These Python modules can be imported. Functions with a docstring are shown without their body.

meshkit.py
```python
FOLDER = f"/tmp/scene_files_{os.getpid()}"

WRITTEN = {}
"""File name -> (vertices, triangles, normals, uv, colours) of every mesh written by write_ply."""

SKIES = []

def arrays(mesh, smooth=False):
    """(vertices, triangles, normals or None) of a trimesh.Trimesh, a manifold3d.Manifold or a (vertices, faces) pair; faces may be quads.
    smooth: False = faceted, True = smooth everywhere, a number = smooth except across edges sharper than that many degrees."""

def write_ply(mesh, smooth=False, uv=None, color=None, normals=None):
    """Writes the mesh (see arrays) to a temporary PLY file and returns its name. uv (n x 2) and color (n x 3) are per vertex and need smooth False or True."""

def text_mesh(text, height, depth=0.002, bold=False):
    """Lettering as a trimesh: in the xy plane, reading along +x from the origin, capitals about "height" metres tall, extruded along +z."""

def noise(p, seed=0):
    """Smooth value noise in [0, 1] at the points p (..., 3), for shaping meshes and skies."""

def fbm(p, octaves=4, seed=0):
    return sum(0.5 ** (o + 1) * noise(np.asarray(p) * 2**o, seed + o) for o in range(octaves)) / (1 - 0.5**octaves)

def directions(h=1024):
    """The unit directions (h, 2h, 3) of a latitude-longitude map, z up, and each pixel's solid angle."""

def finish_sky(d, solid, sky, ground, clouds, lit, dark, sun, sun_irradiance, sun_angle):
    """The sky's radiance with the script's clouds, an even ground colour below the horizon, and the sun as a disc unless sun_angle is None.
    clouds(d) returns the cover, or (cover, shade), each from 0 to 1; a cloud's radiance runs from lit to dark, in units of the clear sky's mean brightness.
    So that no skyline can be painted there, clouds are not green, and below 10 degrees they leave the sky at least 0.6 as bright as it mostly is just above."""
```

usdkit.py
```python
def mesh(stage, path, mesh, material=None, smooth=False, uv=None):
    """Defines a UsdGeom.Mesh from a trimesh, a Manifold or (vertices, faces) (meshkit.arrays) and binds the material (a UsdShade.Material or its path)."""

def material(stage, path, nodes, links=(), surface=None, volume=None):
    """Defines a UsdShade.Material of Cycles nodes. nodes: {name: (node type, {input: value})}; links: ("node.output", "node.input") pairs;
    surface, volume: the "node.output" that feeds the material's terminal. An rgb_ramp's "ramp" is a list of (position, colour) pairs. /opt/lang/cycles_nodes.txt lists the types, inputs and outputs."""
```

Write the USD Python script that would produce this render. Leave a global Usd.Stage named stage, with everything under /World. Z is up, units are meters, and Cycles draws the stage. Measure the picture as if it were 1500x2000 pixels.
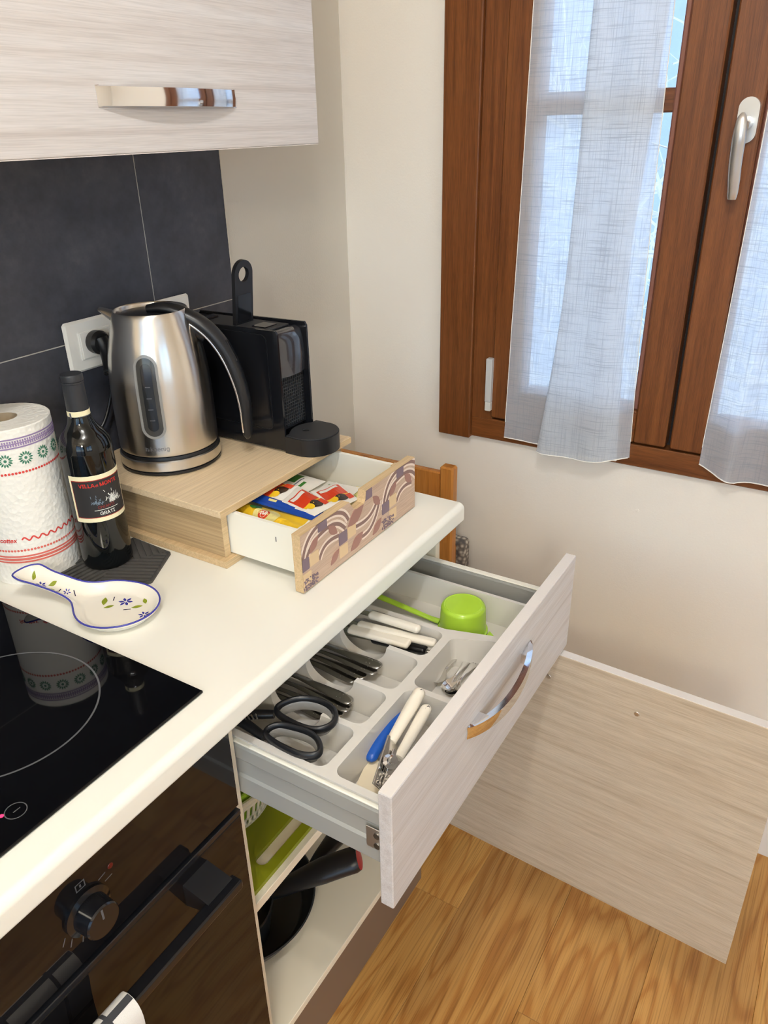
import math, random
import numpy as np
import trimesh
import manifold3d as m3
from shapely.geometry import Polygon, Point, LineString, box as sbox
from shapely import affinity, union_all
from scipy.spatial import Delaunay
from pxr import Usd, UsdGeom, UsdLux, UsdShade, Gf, Sdf, Vt
import usdkit, meshkit

stage = Usd.Stage.CreateInMemory()
UsdGeom.SetStageUpAxis(stage, UsdGeom.Tokens.z)
UsdGeom.SetStageMetersPerUnit(stage, 1.0)
UsdGeom.Xform.Define(stage, '/World')
UsdGeom.Scope.Define(stage, '/World/Looks')
rng = random.Random(7)
nrg = np.random.default_rng(7)

# ------------------------------------------------------------------ camera, sky, exposure
EXPOSURE = 0.09
LAMP = 315.0           # emission of the bulbs of the ceiling lamp
GLOBE_FILL = 68.0           # emission of the globe added out of view for warm fill
SKY = 0.80
CAM_POS = np.array([-1.1297, -1.0938, 1.6510])
CAM_R = np.array([[0.52066446, -0.85356017, -0.01853540], [-0.39262582, -0.22010719, -0.89297133], [0.75812498, 0.47221591, -0.44973175]])
cam = UsdGeom.Camera.Define(stage, '/World/camera')
Mc = np.eye(4)
Mc[0, :3], Mc[1, :3], Mc[2, :3], Mc[3, :3] = CAM_R[0], -CAM_R[1], -CAM_R[2], CAM_POS
cam.AddTransformOp().Set(Gf.Matrix4d(*Mc.ravel().tolist()))
cam.CreateFocalLengthAttr(36.0 * 1509.8 / 1500.0)
cam.CreateHorizontalApertureAttr(36.0)
cam.CreateVerticalApertureAttr(48.0)
cam.CreateClippingRangeAttr(Gf.Vec2f(0.02, 200.0))
cam.CreateExposureAttr(EXPOSURE)

dome = UsdLux.DomeLight.Define(stage, '/World/sky')
dome.CreateIntensityAttr(1.0)
sky_mat = usdkit.material(stage, '/World/Looks/sky', {
    't': ('sky_texture', {'sky_type': 'multiple_scattering', 'sun_disc': False, 'sun_elevation': 0.55, 'sun_rotation': 2.2, 'altitude': 300.0}),
    'g': ('mix', {'mix_type': 'mix', 'fac': 0.70, 'color2': (0.52, 0.56, 0.61)}),
    'b': ('background_shader', {'strength': SKY})}, [('t.color', 'g.color1'), ('g.color', 'b.color')], surface='b.background')
UsdShade.MaterialBindingAPI.Apply(dome.GetPrim()).Bind(sky_mat)

# ------------------------------------------------------------------ helpers
def lin(r, g, b):
    return tuple(((c / 255) / 12.92 if c / 255 <= 0.04045 else ((c / 255 + 0.055) / 1.055) ** 2.4) for c in (r, g, b))

class Node:
    def __init__(self, path, Minv, prim):
        self.path, self.Minv, self.prim = path, Minv, prim
used = {}
def numbered(parent, name):
    k = (parent, name)
    n = used.get(k, 0)
    used[k] = n + 1
    return name if n == 0 else f'{name}_{n:03d}'
def tag(node, label=None, cat=None, group=None, kind=None):
    for k, v in (('label', label), ('category', cat), ('group', group), ('kind', kind)):
        if v:
            node.prim.SetCustomDataByKey(k, v)
    return node
def thing(name, label, cat, loc=(0, 0, 0), rotz=0.0, group=None, kind=None):
    path = '/World/' + numbered('/World', name)
    x = UsdGeom.Xform.Define(stage, path)
    x.AddTranslateOp().Set(Gf.Vec3d(*map(float, loc)))
    x.AddRotateZOp().Set(float(rotz))
    M = trimesh.transformations.translation_matrix(loc) @ trimesh.transformations.rotation_matrix(math.radians(rotz), [0, 0, 1])
    return tag(Node(path, np.linalg.inv(M), x.GetPrim()), label, cat, group, kind)
def setting(name, loc=(0, 0, 0)):
    return thing(name, None, None, loc, kind='structure')
def tm(m):
    if hasattr(m, 'to_mesh'):
        a = m.to_mesh()
        return trimesh.Trimesh(np.array(a.vert_properties[:, :3]), np.array(a.tri_verts), process=False)
    if isinstance(m, (list, tuple)) and len(m) and not isinstance(m[0], np.ndarray):
        return trimesh.util.concatenate([tm(q) for q in m])
    return m.copy()
def part(parent, name, mesh, mat, smooth=30, label=None, kind=None):
    """A mesh given in world coordinates, as a child of a thing or of a part."""
    m = tm(mesh)
    if parent.Minv is not None:
        m.apply_transform(parent.Minv)
    path = parent.path + '/' + numbered(parent.path, name)
    p = usdkit.mesh(stage, path, m, mat, smooth=smooth)
    n = Node(path, parent.Minv, p.GetPrim())
    if label or kind:
        tag(n, label, kind=kind)
    return n
WORLD = Node('/World', None, None)
def solo(name, mesh, mat, label=None, cat=None, group=None, kind=None, smooth=30):
    return tag(part(WORLD, name, mesh, mat, smooth), label, cat, group, kind)
def dup(node, label, loc, rotz=0.0, group=None, rot=None):
    was = node.prim.GetCustomData()
    base = node.path.split('/')[-1]
    path = '/World/' + numbered('/World', base)
    x = UsdGeom.Xform.Define(stage, path)
    p = x.GetPrim()
    p.GetReferences().AddInternalReference(Sdf.Path(node.path))
    p.SetInstanceable(True)
    x.ClearXformOpOrder()
    x.GetPrim().GetAttribute('xformOp:translate').Set(Gf.Vec3d(*map(float, loc)))
    x.GetPrim().GetAttribute('xformOp:rotateZ').Set(float(rotz))
    x.SetXformOpOrder([UsdGeom.XformOp(p.GetAttribute('xformOp:translate')), UsdGeom.XformOp(p.GetAttribute('xformOp:rotateZ'))])
    return tag(Node(path, None, p), label, was['category'], group or was.get('group'))

# shapes ---------------------------------------------------------------
def bx(x0, x1, y0, y1, z0, z1, c=0.0012):
    """A box with chamfered edges."""
    lo, hi = np.minimum([x0, y0, z0], [x1, y1, z1]), np.maximum([x0, y0, z0], [x1, y1, z1])
    c = min(c, (hi - lo).min() * 0.45)
    if c <= 0:
        return trimesh.creation.box(bounds=[lo, hi])
    pts = []
    for i in (0, 1):
        for j in (0, 1):
            for k in (0, 1):
                s = np.array([i, j, k])
                base = np.where(s == 1, hi, lo)
                sg = np.where(s == 1, -1, 1) * c
                for ax in range(3):
                    p = base + sg
                    p[ax] = base[ax]
                    pts.append(p)
    return trimesh.convex.convex_hull(np.array(pts))
def rbox(x0, x1, y0, y1, z0, z1, r=0.004, n=8):
    """A box with round edges: hull of eight spheres."""
    s = m3.Manifold.sphere(r, n * 2)
    return tm(m3.Manifold.batch_hull([s.translate((x, y, z)) for x in (x0 + r, x1 - r) for y in (y0 + r, y1 - r) for z in (z0 + r, z1 - r)]))
def orient(mesh, origin, ux, uy=None):
    """Maps local x,y,z to the axes ux, uy, ux x uy at origin."""
    ux = np.array(ux, float); ux /= np.linalg.norm(ux)
    uy = np.array(uy, float); uy -= ux * (uy @ ux); uy /= np.linalg.norm(uy)
    M = np.eye(4)
    M[:3, 0], M[:3, 1], M[:3, 2], M[:3, 3] = ux, uy, np.cross(ux, uy), origin
    m = tm(mesh)
    m.apply_transform(M)
    return m
def lathe(profile, n=64, at=(0, 0, 0)):
    m = trimesh.creation.revolve(np.array(profile, float), sections=n)
    m.apply_translation(at)
    return m
def extr(poly, h, at=(0, 0, 0)):
    ms = []
    for g in getattr(poly, 'geoms', [poly]):
        if g.geom_type == 'Polygon' and g.area > 1e-12:
            ms.append(trimesh.creation.extrude_polygon(g, h, engine='earcut'))
    if not ms:
        return trimesh.Trimesh()
    m = trimesh.util.concatenate(ms)
    m.apply_translation(at)
    return m
def xz(poly, y, d):
    """A polygon drawn in x,z at depth y, extruded towards -y by d."""
    m = extr(poly, d)
    v = m.vertices.copy()
    m.vertices = np.c_[v[:, 0], y - v[:, 2], v[:, 1]]
    m.fix_normals()
    return m
def yz(poly, x, d):
    """A polygon drawn in y,z at x, extruded towards +x by d."""
    m = extr(poly, d)
    v = m.vertices.copy()
    m.vertices = np.c_[x + v[:, 2], v[:, 0], v[:, 1]]
    m.fix_normals()
    return m
def spline(pts, n=40, closed=False):
    from scipy.interpolate import CubicSpline
    p = np.array(pts, float)
    if closed:
        p = np.vstack([p, p[:1]])
    t = np.r_[0, np.cumsum(np.linalg.norm(np.diff(p, axis=0), axis=1))]
    cs = CubicSpline(t, p, bc_type='periodic' if closed else 'natural')
    return cs(np.linspace(0, t[-1], n + (1 if closed else 0)))[: n if closed else None]
def tube(pts, r, n=10, closed=False, up=None, aspect=1.0, caps=True):
    """Sweeps an ellipse (radius r across, r*aspect along up) along pts; r may vary."""
    p = np.array(pts, float)
    k = len(p)
    r = np.full(k, r) if np.ndim(r) == 0 else np.array(r, float)
    asp = np.full(k, aspect) if np.ndim(aspect) == 0 else np.array(aspect, float)
    t = np.gradient(p, axis=0) if not closed else np.roll(p, -1, 0) - np.roll(p, 1, 0)
    t /= np.maximum(np.linalg.norm(t, axis=1, keepdims=True), 1e-12)
    if up is None:
        up0 = np.array([0, 0, 1.0]) if abs(t[0][2]) < 0.9 else np.array([1.0, 0, 0])
    else:
        up0 = np.array(up, float)
    rings = []
    u = up0
    for i in range(k):
        base = up0 if up is not None else u
        u = base - t[i] * (base @ t[i])
        u /= max(np.linalg.norm(u), 1e-9)
        w = np.cross(t[i], u)
        a = np.linspace(0, 2 * np.pi, n, endpoint=False)
        rings.append(p[i] + r[i] * np.cos(a)[:, None] * w + r[i] * asp[i] * np.sin(a)[:, None] * u)
    v = np.vstack(rings)
    f = []
    for i in range(k if closed else k - 1):
        j = (i + 1) % k
        for q in range(n):
            q2 = (q + 1) % n
            f += [[i * n + q, i * n + q2, j * n + q2], [i * n + q, j * n + q2, j * n + q]]
    if not closed and caps:
        v = np.vstack([v, p[0], p[-1]])
        a, b = len(v) - 2, len(v) - 1
        for q in range(n):
            q2 = (q + 1) % n
            f += [[a, q2, q], [b, (k - 1) * n + q, (k - 1) * n + q2]]
    m = trimesh.Trimesh(v, f, process=False)
    m.fix_normals()
    return m
def band(sections):
    """Joins equal closed loops (k x n x 3) into one capped mesh."""
    s = np.array(sections, float)
    k, n = s.shape[:2]
    v = s.reshape(-1, 3)
    f = []
    for i in range(k - 1):
        for q in range(n):
            q2 = (q + 1) % n
            f += [[i * n + q, i * n + q2, (i + 1) * n + q2], [i * n + q, (i + 1) * n + q2, (i + 1) * n + q]]
    v = np.vstack([v, s[0].mean(0), s[-1].mean(0)])
    a, b = len(v) - 2, len(v) - 1
    for q in range(n):
        q2 = (q + 1) % n
        f += [[a, q2, q], [b, (k - 1) * n + q, (k - 1) * n + q2]]
    m = trimesh.Trimesh(v, f, process=False)
    m.fix_normals()
    return m
def wrap(mesh, cx, cy, r, ang, z, off=0.0004, seg=0.004):
    """Bends a flat mesh (x along, y up, z out) round a vertical cylinder; r may be a function of z."""
    m = tm(mesh)
    v, f = trimesh.remesh.subdivide_to_size(m.vertices, m.faces, seg, max_iter=12)
    zz = z + v[:, 1]
    rr = r(zz) if callable(r) else np.full(len(v), r)
    r0 = r(np.array([z]))[0] if callable(r) else r
    a = math.radians(ang) + v[:, 0] / r0
    rad = rr + off + v[:, 2]
    return trimesh.Trimesh(np.c_[cx + rad * np.cos(a), cy + rad * np.sin(a), zz], f, process=False)
def text(s, h, bold=False, depth=0.0003, center=True):
    m = meshkit.text_mesh(s, h, depth, bold)
    if center:
        m.apply_translation([-m.bounds[:, 0].mean(), 0, 0])
    return m
def blade(st, t=0.0015, k=7):
    """A strip of metal. st: rows (s, y, half width, z, dish depth); returned in local x (along), y, z."""
    secs = []
    for (s, y, w, z, d) in st:
        e = np.linspace(-1, 1, k)
        top = np.c_[np.full(k, s), y + w * e, z - d * (1 - e ** 2) + t / 2 * (1 - e ** 4)]
        bot = np.c_[np.full(k, s), y + w * e[::-1] * 0.98, z - d * (1 - e[::-1] ** 2) - t / 2]
        secs.append(np.vstack([top, bot]))
    return band(secs)
def move(m, loc=(0, 0, 0), yaw=0.0, pitch=0.0, roll=0.0):
    R = trimesh.transformations.euler_matrix(math.radians(roll), math.radians(pitch), math.radians(yaw))
    m = tm(m)
    m.apply_transform(R)
    m.apply_translation(loc)
    return m
# ------------------------------------------------------------------ materials
def mat(name, nodes, links=(), surface='p.BSDF'):
    return usdkit.material(stage, '/World/Looks/' + name, nodes, links, surface=surface)
def plain(name, col, rough=0.5, metal=0.0, bump=None, **k):
    n = {'p': ('principled_bsdf', {'base_color': col, 'roughness': rough, 'metallic': metal, **k})}
    l = []
    if bump:
        sc, dist = bump
        n['tc'] = ('texture_coordinate', {})
        n['n'] = ('noise_texture', {'scale': sc, 'detail': 3.0})
        n['b'] = ('bump', {'strength': 0.6, 'distance': dist})
        l = [('tc.object', 'n.vector'), ('n.fac', 'b.height'), ('b.normal', 'p.normal')]
    return mat(name, n, l)
def grain(name, c1, c2, c3, axis, rough=0.45, stretch=(1.6, 55.0), fine=(14.0, 700.0), bump=0.0002, rnd=False, warp=0.0, spec=0.5, fine_amt=0.35):
    """Wood-like streaks along an axis ('x', 'y' or 'z') of the object's coordinates."""
    def sc(a, b):
        return tuple(a if ax == axis else b for ax in 'xyz')
    n = {'tc': ('texture_coordinate', {}),
         'm1': ('mapping', {'scale': sc(*stretch)}), 'm2': ('mapping', {'scale': sc(*fine)}),
         'n1': ('noise_texture', {'scale': 1.0, 'detail': 3.0, 'roughness': 0.6, 'distortion': warp}),
         'n2': ('noise_texture', {'scale': 1.0, 'detail': 2.0, 'roughness': 0.6}),
         'r1': ('rgb_ramp', {'ramp': [(0.25, c3), (0.45, c2), (0.7, c1)]}),
         'r2': ('rgb_ramp', {'ramp': [(0.35, (0.55, 0.55, 0.55)), (0.6, (1, 1, 1))]}),
         'mx': ('mix', {'mix_type': 'multiply', 'fac': fine_amt}),
         'p': ('principled_bsdf', {'roughness': rough, 'specular_ior_level': spec}),
         'b': ('bump', {'strength': 0.5, 'distance': bump})}
    l = [('m1.vector', 'n1.vector'), ('m2.vector', 'n2.vector'), ('n1.fac', 'r1.fac'), ('n2.fac', 'r2.fac'), ('r1.color', 'mx.color1'),
         ('r2.color', 'mx.color2'), ('mx.color', 'p.base_color'), ('n2.fac', 'b.height'), ('b.normal', 'p.normal')]
    if rnd:
        n['oi'] = ('object_info', {})
        n['cx'] = ('math', {'math_type': 'multiply', 'value2': 37.0})
        n['cc'] = ('combine_xyz', {})
        n['va'] = ('vector_math', {'math_type': 'add'})
        l += [('oi.random', 'cx.value1'), ('cx.value', 'cc.x'), ('cx.value', 'cc.y'), ('cx.value', 'cc.z'), ('tc.object', 'va.vector1'), ('cc.vector', 'va.vector2'), ('va.vector', 'm1.vector'), ('va.vector', 'm2.vector')]
    else:
        l += [('tc.object', 'm1.vector'), ('tc.object', 'm2.vector')]
    return mat(name, n, l)

M = {}
LAM = (lin(210, 206, 204), lin(204, 198, 194), lin(192, 184, 179))
M['laminate_x'] = grain('laminate_x', *LAM, 'x', rough=0.42, stretch=(0.55, 85.0), fine=(14.0, 640.0), fine_amt=0.3)
M['laminate_y'] = grain('laminate_y', *LAM, 'y', rough=0.42, stretch=(0.55, 85.0), fine=(14.0, 640.0), fine_amt=0.3)
M['laminate_shaded'] = grain('laminate_shaded', lin(206, 191, 168), lin(196, 179, 155), lin(182, 163, 138), 'y', rough=0.42, stretch=(0.5, 90.0), fine=(9.0, 560.0), fine_amt=0.3)  # cabinet laminate with the shade of the inner door side put into its colour
M['edge_band'] = plain('edge_band', lin(220, 213, 206), 0.5, bump=(900, 0.0002))
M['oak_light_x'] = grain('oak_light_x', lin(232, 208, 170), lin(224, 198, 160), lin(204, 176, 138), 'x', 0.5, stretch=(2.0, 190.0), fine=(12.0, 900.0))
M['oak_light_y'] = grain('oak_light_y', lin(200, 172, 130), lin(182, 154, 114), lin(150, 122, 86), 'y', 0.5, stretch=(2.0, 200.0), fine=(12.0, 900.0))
M['oak_edge'] = grain('oak_edge', lin(220, 190, 146), lin(208, 178, 134), lin(196, 164, 120), 'x', 0.5, stretch=(6.0, 200.0))
WIN = (lin(128, 76, 36), lin(111, 63, 28), lin(88, 47, 19))
M['brown_z'] = grain('brown_z', *WIN, 'z', 0.34, stretch=(2.6, 85.0), fine=(30.0, 800.0), warp=0.8, fine_amt=0.6)
M['brown_y'] = grain('brown_y', *WIN, 'y', 0.34, stretch=(2.6, 85.0), fine=(30.0, 800.0), warp=0.8, fine_amt=0.6)
M['brown_bead'] = plain('brown_bead', lin(128, 82, 66), 0.35)
M['gasket'] = plain('gasket', lin(30, 20, 16), 0.6)
M['chair_wood'] = grain('chair_wood', lin(196, 132, 62), lin(180, 114, 46), lin(146, 84, 30), 'z', 0.4, stretch=(5.0, 60.0), fine=(20, 500), warp=0.5)
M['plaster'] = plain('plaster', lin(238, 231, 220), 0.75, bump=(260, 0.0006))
M['plaster_shaded'] = plain('plaster_shaded', lin(206, 200, 188), 0.75, bump=(260, 0.0006))  # wall plaster darkened to carry the shadow beside the wall cabinet
M['ceiling'] = plain('ceiling', lin(240, 236, 228), 0.9)
M['slate'] = mat('slate', {
    'tc': ('texture_coordinate', {}), 'oi': ('object_info', {}), 'va': ('vector_math', {'math_type': 'add'}),
    'n1': ('noise_texture', {'scale': 9.0, 'detail': 6.0, 'roughness': 0.65}), 'n2': ('noise_texture', {'scale': 60.0, 'detail': 5.0, 'roughness': 0.7}),
    'r': ('rgb_ramp', {'ramp': [(0.3, lin(50, 52, 60)), (0.55, lin(66, 68, 77)), (0.75, lin(84, 85, 93))]}),
    'r2': ('rgb_ramp', {'ramp': [(0.35, (0.78, 0.78, 0.8)), (0.65, (1.1, 1.1, 1.1))]}),
    'mx': ('mix', {'mix_type': 'multiply', 'fac': 0.8}), 'p': ('principled_bsdf', {'roughness': 0.5}), 'b': ('bump', {'strength': 0.35, 'distance': 0.0006})},
    [('tc.object', 'va.vector1'), ('oi.location', 'va.vector2'), ('tc.object', 'n1.vector'), ('tc.object', 'n2.vector'), ('n1.fac', 'r.fac'), ('n2.fac', 'r2.fac'), ('r.color', 'mx.color1'), ('r2.color', 'mx.color2'), ('mx.color', 'p.base_color'), ('n2.fac', 'b.height'), ('b.normal', 'p.normal')])
M['grout'] = plain('grout', lin(176, 174, 168), 0.8)
M['trim_light'] = plain('trim_light', lin(205, 198, 182), 0.5)
def floor_mat(name, c1, c2, c3):
    return mat(name, {
        'tc': ('texture_coordinate', {}), 'oi': ('object_info', {}), 'k': ('math', {'math_type': 'multiply', 'value2': 53.0}), 'cc': ('combine_xyz', {}), 'va': ('vector_math', {'math_type': 'add'}),
        'm1': ('mapping', {'scale': (1.9, 10.0, 10.0)}), 'm2': ('mapping', {'scale': (5.0, 300.0, 300.0)}), 'm3': ('mapping', {'scale': (1.0, 3.2, 3.2)}),
        'd': ('noise_texture', {'scale': 1.0, 'detail': 2.0, 'roughness': 0.45, 'distortion': 0.25}),
        'n2': ('noise_texture', {'scale': 1.0, 'detail': 3.0}),
        'n3': ('noise_texture', {'scale': 1.6, 'detail': 2.0}),
        'w': ('math', {'math_type': 'multiply', 'value2': 50.0}), 'sn': ('math', {'math_type': 'sine'}), 'h': ('math', {'math_type': 'multiply_add', 'value2': 0.5, 'value3': 0.5}),
        'r': ('rgb_ramp', {'ramp': [(0.0, c3), (0.3, c2), (1.0, c1)]}),
        'r2': ('rgb_ramp', {'ramp': [(0.36, (0.55, 0.5, 0.44)), (0.52, (1, 1, 1))]}),
        'r3': ('rgb_ramp', {'ramp': [(0.3, (0.84, 0.82, 0.8)), (0.7, (1.12, 1.12, 1.1))]}),
        'mx': ('mix', {'mix_type': 'multiply', 'fac': 0.6}), 'my': ('mix', {'mix_type': 'multiply', 'fac': 1.0}),
        'p': ('principled_bsdf', {'roughness': 0.33, 'specular_ior_level': 0.5}), 'b': ('bump', {'strength': 0.4, 'distance': 0.0004})},
        [('oi.random', 'k.value1'), ('k.value', 'cc.x'), ('k.value', 'cc.y'), ('tc.object', 'va.vector1'), ('cc.vector', 'va.vector2'), ('va.vector', 'm1.vector'), ('va.vector', 'm2.vector'), ('va.vector', 'm3.vector'),
         ('m1.vector', 'd.vector'), ('m2.vector', 'n2.vector'), ('m3.vector', 'n3.vector'), ('d.fac', 'w.value1'), ('w.value', 'sn.value1'), ('sn.value', 'h.value1'), ('h.value', 'r.fac'), ('n2.fac', 'r2.fac'), ('n3.fac', 'r3.fac'),
         ('r.color', 'mx.color1'), ('r2.color', 'mx.color2'), ('mx.color', 'my.color1'), ('r3.color', 'my.color2'), ('my.color', 'p.base_color'), ('n2.fac', 'b.height'), ('b.normal', 'p.normal')])
M['floor_a'] = floor_mat('floor_a', lin(208, 158, 88), lin(202, 150, 80), lin(186, 130, 64))
M['floor_b'] = floor_mat('floor_b', lin(216, 166, 94), lin(210, 158, 86), lin(192, 136, 68))
M['floor_c'] = floor_mat('floor_c', lin(200, 150, 84), lin(192, 140, 74), lin(176, 120, 58))
M['joint'] = plain('joint', lin(120, 78, 40), 0.8)
M['counter'] = plain('counter', lin(238, 234, 221), 0.34, bump=(700, 0.00006))
M['white_board'] = plain('white_board', lin(236, 226, 202), 0.45)
M['white_side'] = plain('white_side', lin(238, 234, 220), 0.5)
M['plinth'] = plain('plinth', lin(128, 106, 88), 0.45)
M['black_glass'] = plain('black_glass', (0.002, 0.002, 0.0025), 0.03, specular_ior_level=0.36)
M['oven_glass'] = plain('oven_glass', (0.006, 0.005, 0.005), 0.03, specular_ior_level=0.33)
M['black_plastic'] = plain('black_plastic', (0.007, 0.007, 0.008), 0.34)
M['black_gloss'] = plain('black_gloss', (0.006, 0.006, 0.007), 0.12)
M['black_visor'] = plain('black_visor', (0.03, 0.03, 0.034), 0.1, coat_weight=0.6)
M['black_rough'] = plain('black_rough', (0.018, 0.018, 0.019), 0.6)
M['dark_rubber'] = plain('dark_rubber', lin(70, 68, 66), 0.7)
M['print_grey'] = plain('print_grey', lin(84, 84, 86), 0.5)
M['chrome'] = plain('chrome', (0.82, 0.82, 0.83), 0.06, 1.0)
M['satin_metal'] = plain('satin_metal', (0.66, 0.65, 0.63), 0.3, 1.0)
M['box_metal'] = plain('box_metal', lin(168, 168, 162), 0.45, 0.15)
M['dark_steel'] = plain('dark_steel', (0.34, 0.33, 0.31), 0.2, 1.0)
M['bright_steel'] = plain('bright_steel', (0.76, 0.75, 0.73), 0.12, 1.0)
M['brushed'] = mat('brushed', {
    'tc': ('texture_coordinate', {}), 'm': ('mapping', {'scale': (4.0, 4.0, 1400.0)}), 'n': ('noise_texture', {'scale': 1.0, 'detail': 3.0}),
    'b': ('bump', {'strength': 0.18, 'distance': 0.0003}), 'p': ('principled_bsdf', {'base_color': (0.72, 0.69, 0.64), 'metallic': 1.0, 'roughness': 0.24, 'anisotropic': 0.6, 'anisotropic_rotation': 0.25})},
    [('tc.object', 'm.vector'), ('m.vector', 'n.vector'), ('n.fac', 'b.height'), ('b.normal', 'p.normal')])
M['clear_grey'] = plain('clear_grey', lin(140, 138, 134), 0.12)
M['gauge_tint'] = plain('gauge_tint', lin(66, 64, 60), 0.1)
M['window_dark'] = plain('window_dark', (0.02, 0.02, 0.02), 0.1)
M['white_plastic'] = plain('white_plastic', lin(238, 236, 230), 0.35)
M['tray_plastic'] = plain('tray_plastic', lin(210, 206, 198), 0.3)
M['white_handle'] = plain('white_handle', lin(236, 228, 212), 0.4)
M['cream_plastic'] = plain('cream_plastic', lin(240, 226, 196), 0.4)
M['green_plastic'] = plain('green_plastic', lin(172, 212, 62), 0.22)
M['green_board'] = plain('green_board', lin(134, 138, 8), 0.5)
M['blue_plastic'] = plain('blue_plastic', lin(22, 84, 176), 0.3)
M['red_plastic'] = plain('red_plastic', lin(176, 30, 44), 0.35)
M['wine_glass'] = plain('wine_glass', (0.003, 0.0035, 0.0035), 0.04, specular_ior_level=0.55)
M['foil'] = plain('foil', (0.02, 0.021, 0.024), 0.42)
M['label_cream'] = plain('label_cream', lin(240, 230, 190), 0.6)
M['label_black'] = plain('label_black', lin(34, 32, 32), 0.55)
M['ink_red'] = plain('ink_red', lin(206, 40, 28), 0.6)
M['ink_maroon'] = plain('ink_maroon', lin(150, 34, 24), 0.6)
M['ink_white'] = plain('ink_white', lin(222, 222, 214), 0.6)
M['ink_blue_grey'] = plain('ink_blue_grey', lin(110, 126, 140), 0.6)
M['ink_grey'] = plain('ink_grey', lin(96, 96, 100), 0.6)
M['paper'] = mat('paper', {
    'tc': ('texture_coordinate', {}), 'v': ('voronoi_texture', {'scale': 150.0}), 'n': ('noise_texture', {'scale': 90.0, 'detail': 3.0}), 'mx': ('math', {'math_type': 'add'}),
    'b': ('bump', {'strength': 0.8, 'distance': 0.0012}), 'p': ('principled_bsdf', {'base_color': lin(240, 236, 226), 'roughness': 0.9})},
    [('tc.object', 'v.vector'), ('tc.object', 'n.vector'), ('v.distance', 'mx.value1'), ('n.fac', 'mx.value2'), ('mx.value', 'b.height'), ('b.normal', 'p.normal')])
M['cardboard'] = plain('cardboard', lin(168, 150, 124), 0.9)
M['print_violet'] = plain('print_violet', lin(150, 128, 168), 0.85)
M['print_green'] = plain('print_green', lin(62, 124, 96), 0.85)
M['print_red'] = plain('print_red', lin(214, 74, 66), 0.85)
M['print_coral'] = plain('print_coral', lin(218, 110, 96), 0.85)
M['ceramic'] = plain('ceramic', lin(240, 234, 220), 0.16)
M['glaze_blue'] = plain('glaze_blue', lin(62, 62, 150), 0.2)
M['glaze_green'] = plain('glaze_green', lin(140, 152, 40), 0.2)
M['glaze_dark'] = plain('glaze_dark', lin(46, 40, 70), 0.2)
M['pan_black'] = plain('pan_black', (0.012, 0.013, 0.014), 0.35)
M['motif_base'] = grain('motif_base', lin(206, 178, 154), lin(198, 168, 144), lin(186, 156, 132), 'x', 0.6, stretch=(20, 300))
M['motif_brown'] = plain('motif_brown', lin(136, 106, 96), 0.6)
M['motif_purple'] = plain('motif_purple', lin(126, 106, 114), 0.6, bump=(900, 0.0003))
M['motif_red'] = plain('motif_red', lin(160, 116, 102), 0.6)
M['motif_cream'] = plain('motif_cream', lin(232, 212, 194), 0.6)
M['motif_tan'] = plain('motif_tan', lin(218, 188, 146), 0.6)
for n_, c_ in dict(pack_white=(232, 228, 218), pack_red=(206, 62, 30), pack_dark=(40, 22, 18), pack_yellow=(232, 190, 40), pack_blue=(20, 66, 156), pack_green=(56, 120, 48), pack_lemon=(226, 214, 140), pack_cream=(214, 190, 130)).items():
    M[n_] = plain(n_, lin(*c_), 0.3)
M['towel'] = plain('towel', lin(226, 222, 214), 0.95, bump=(800, 0.0006))
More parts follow.
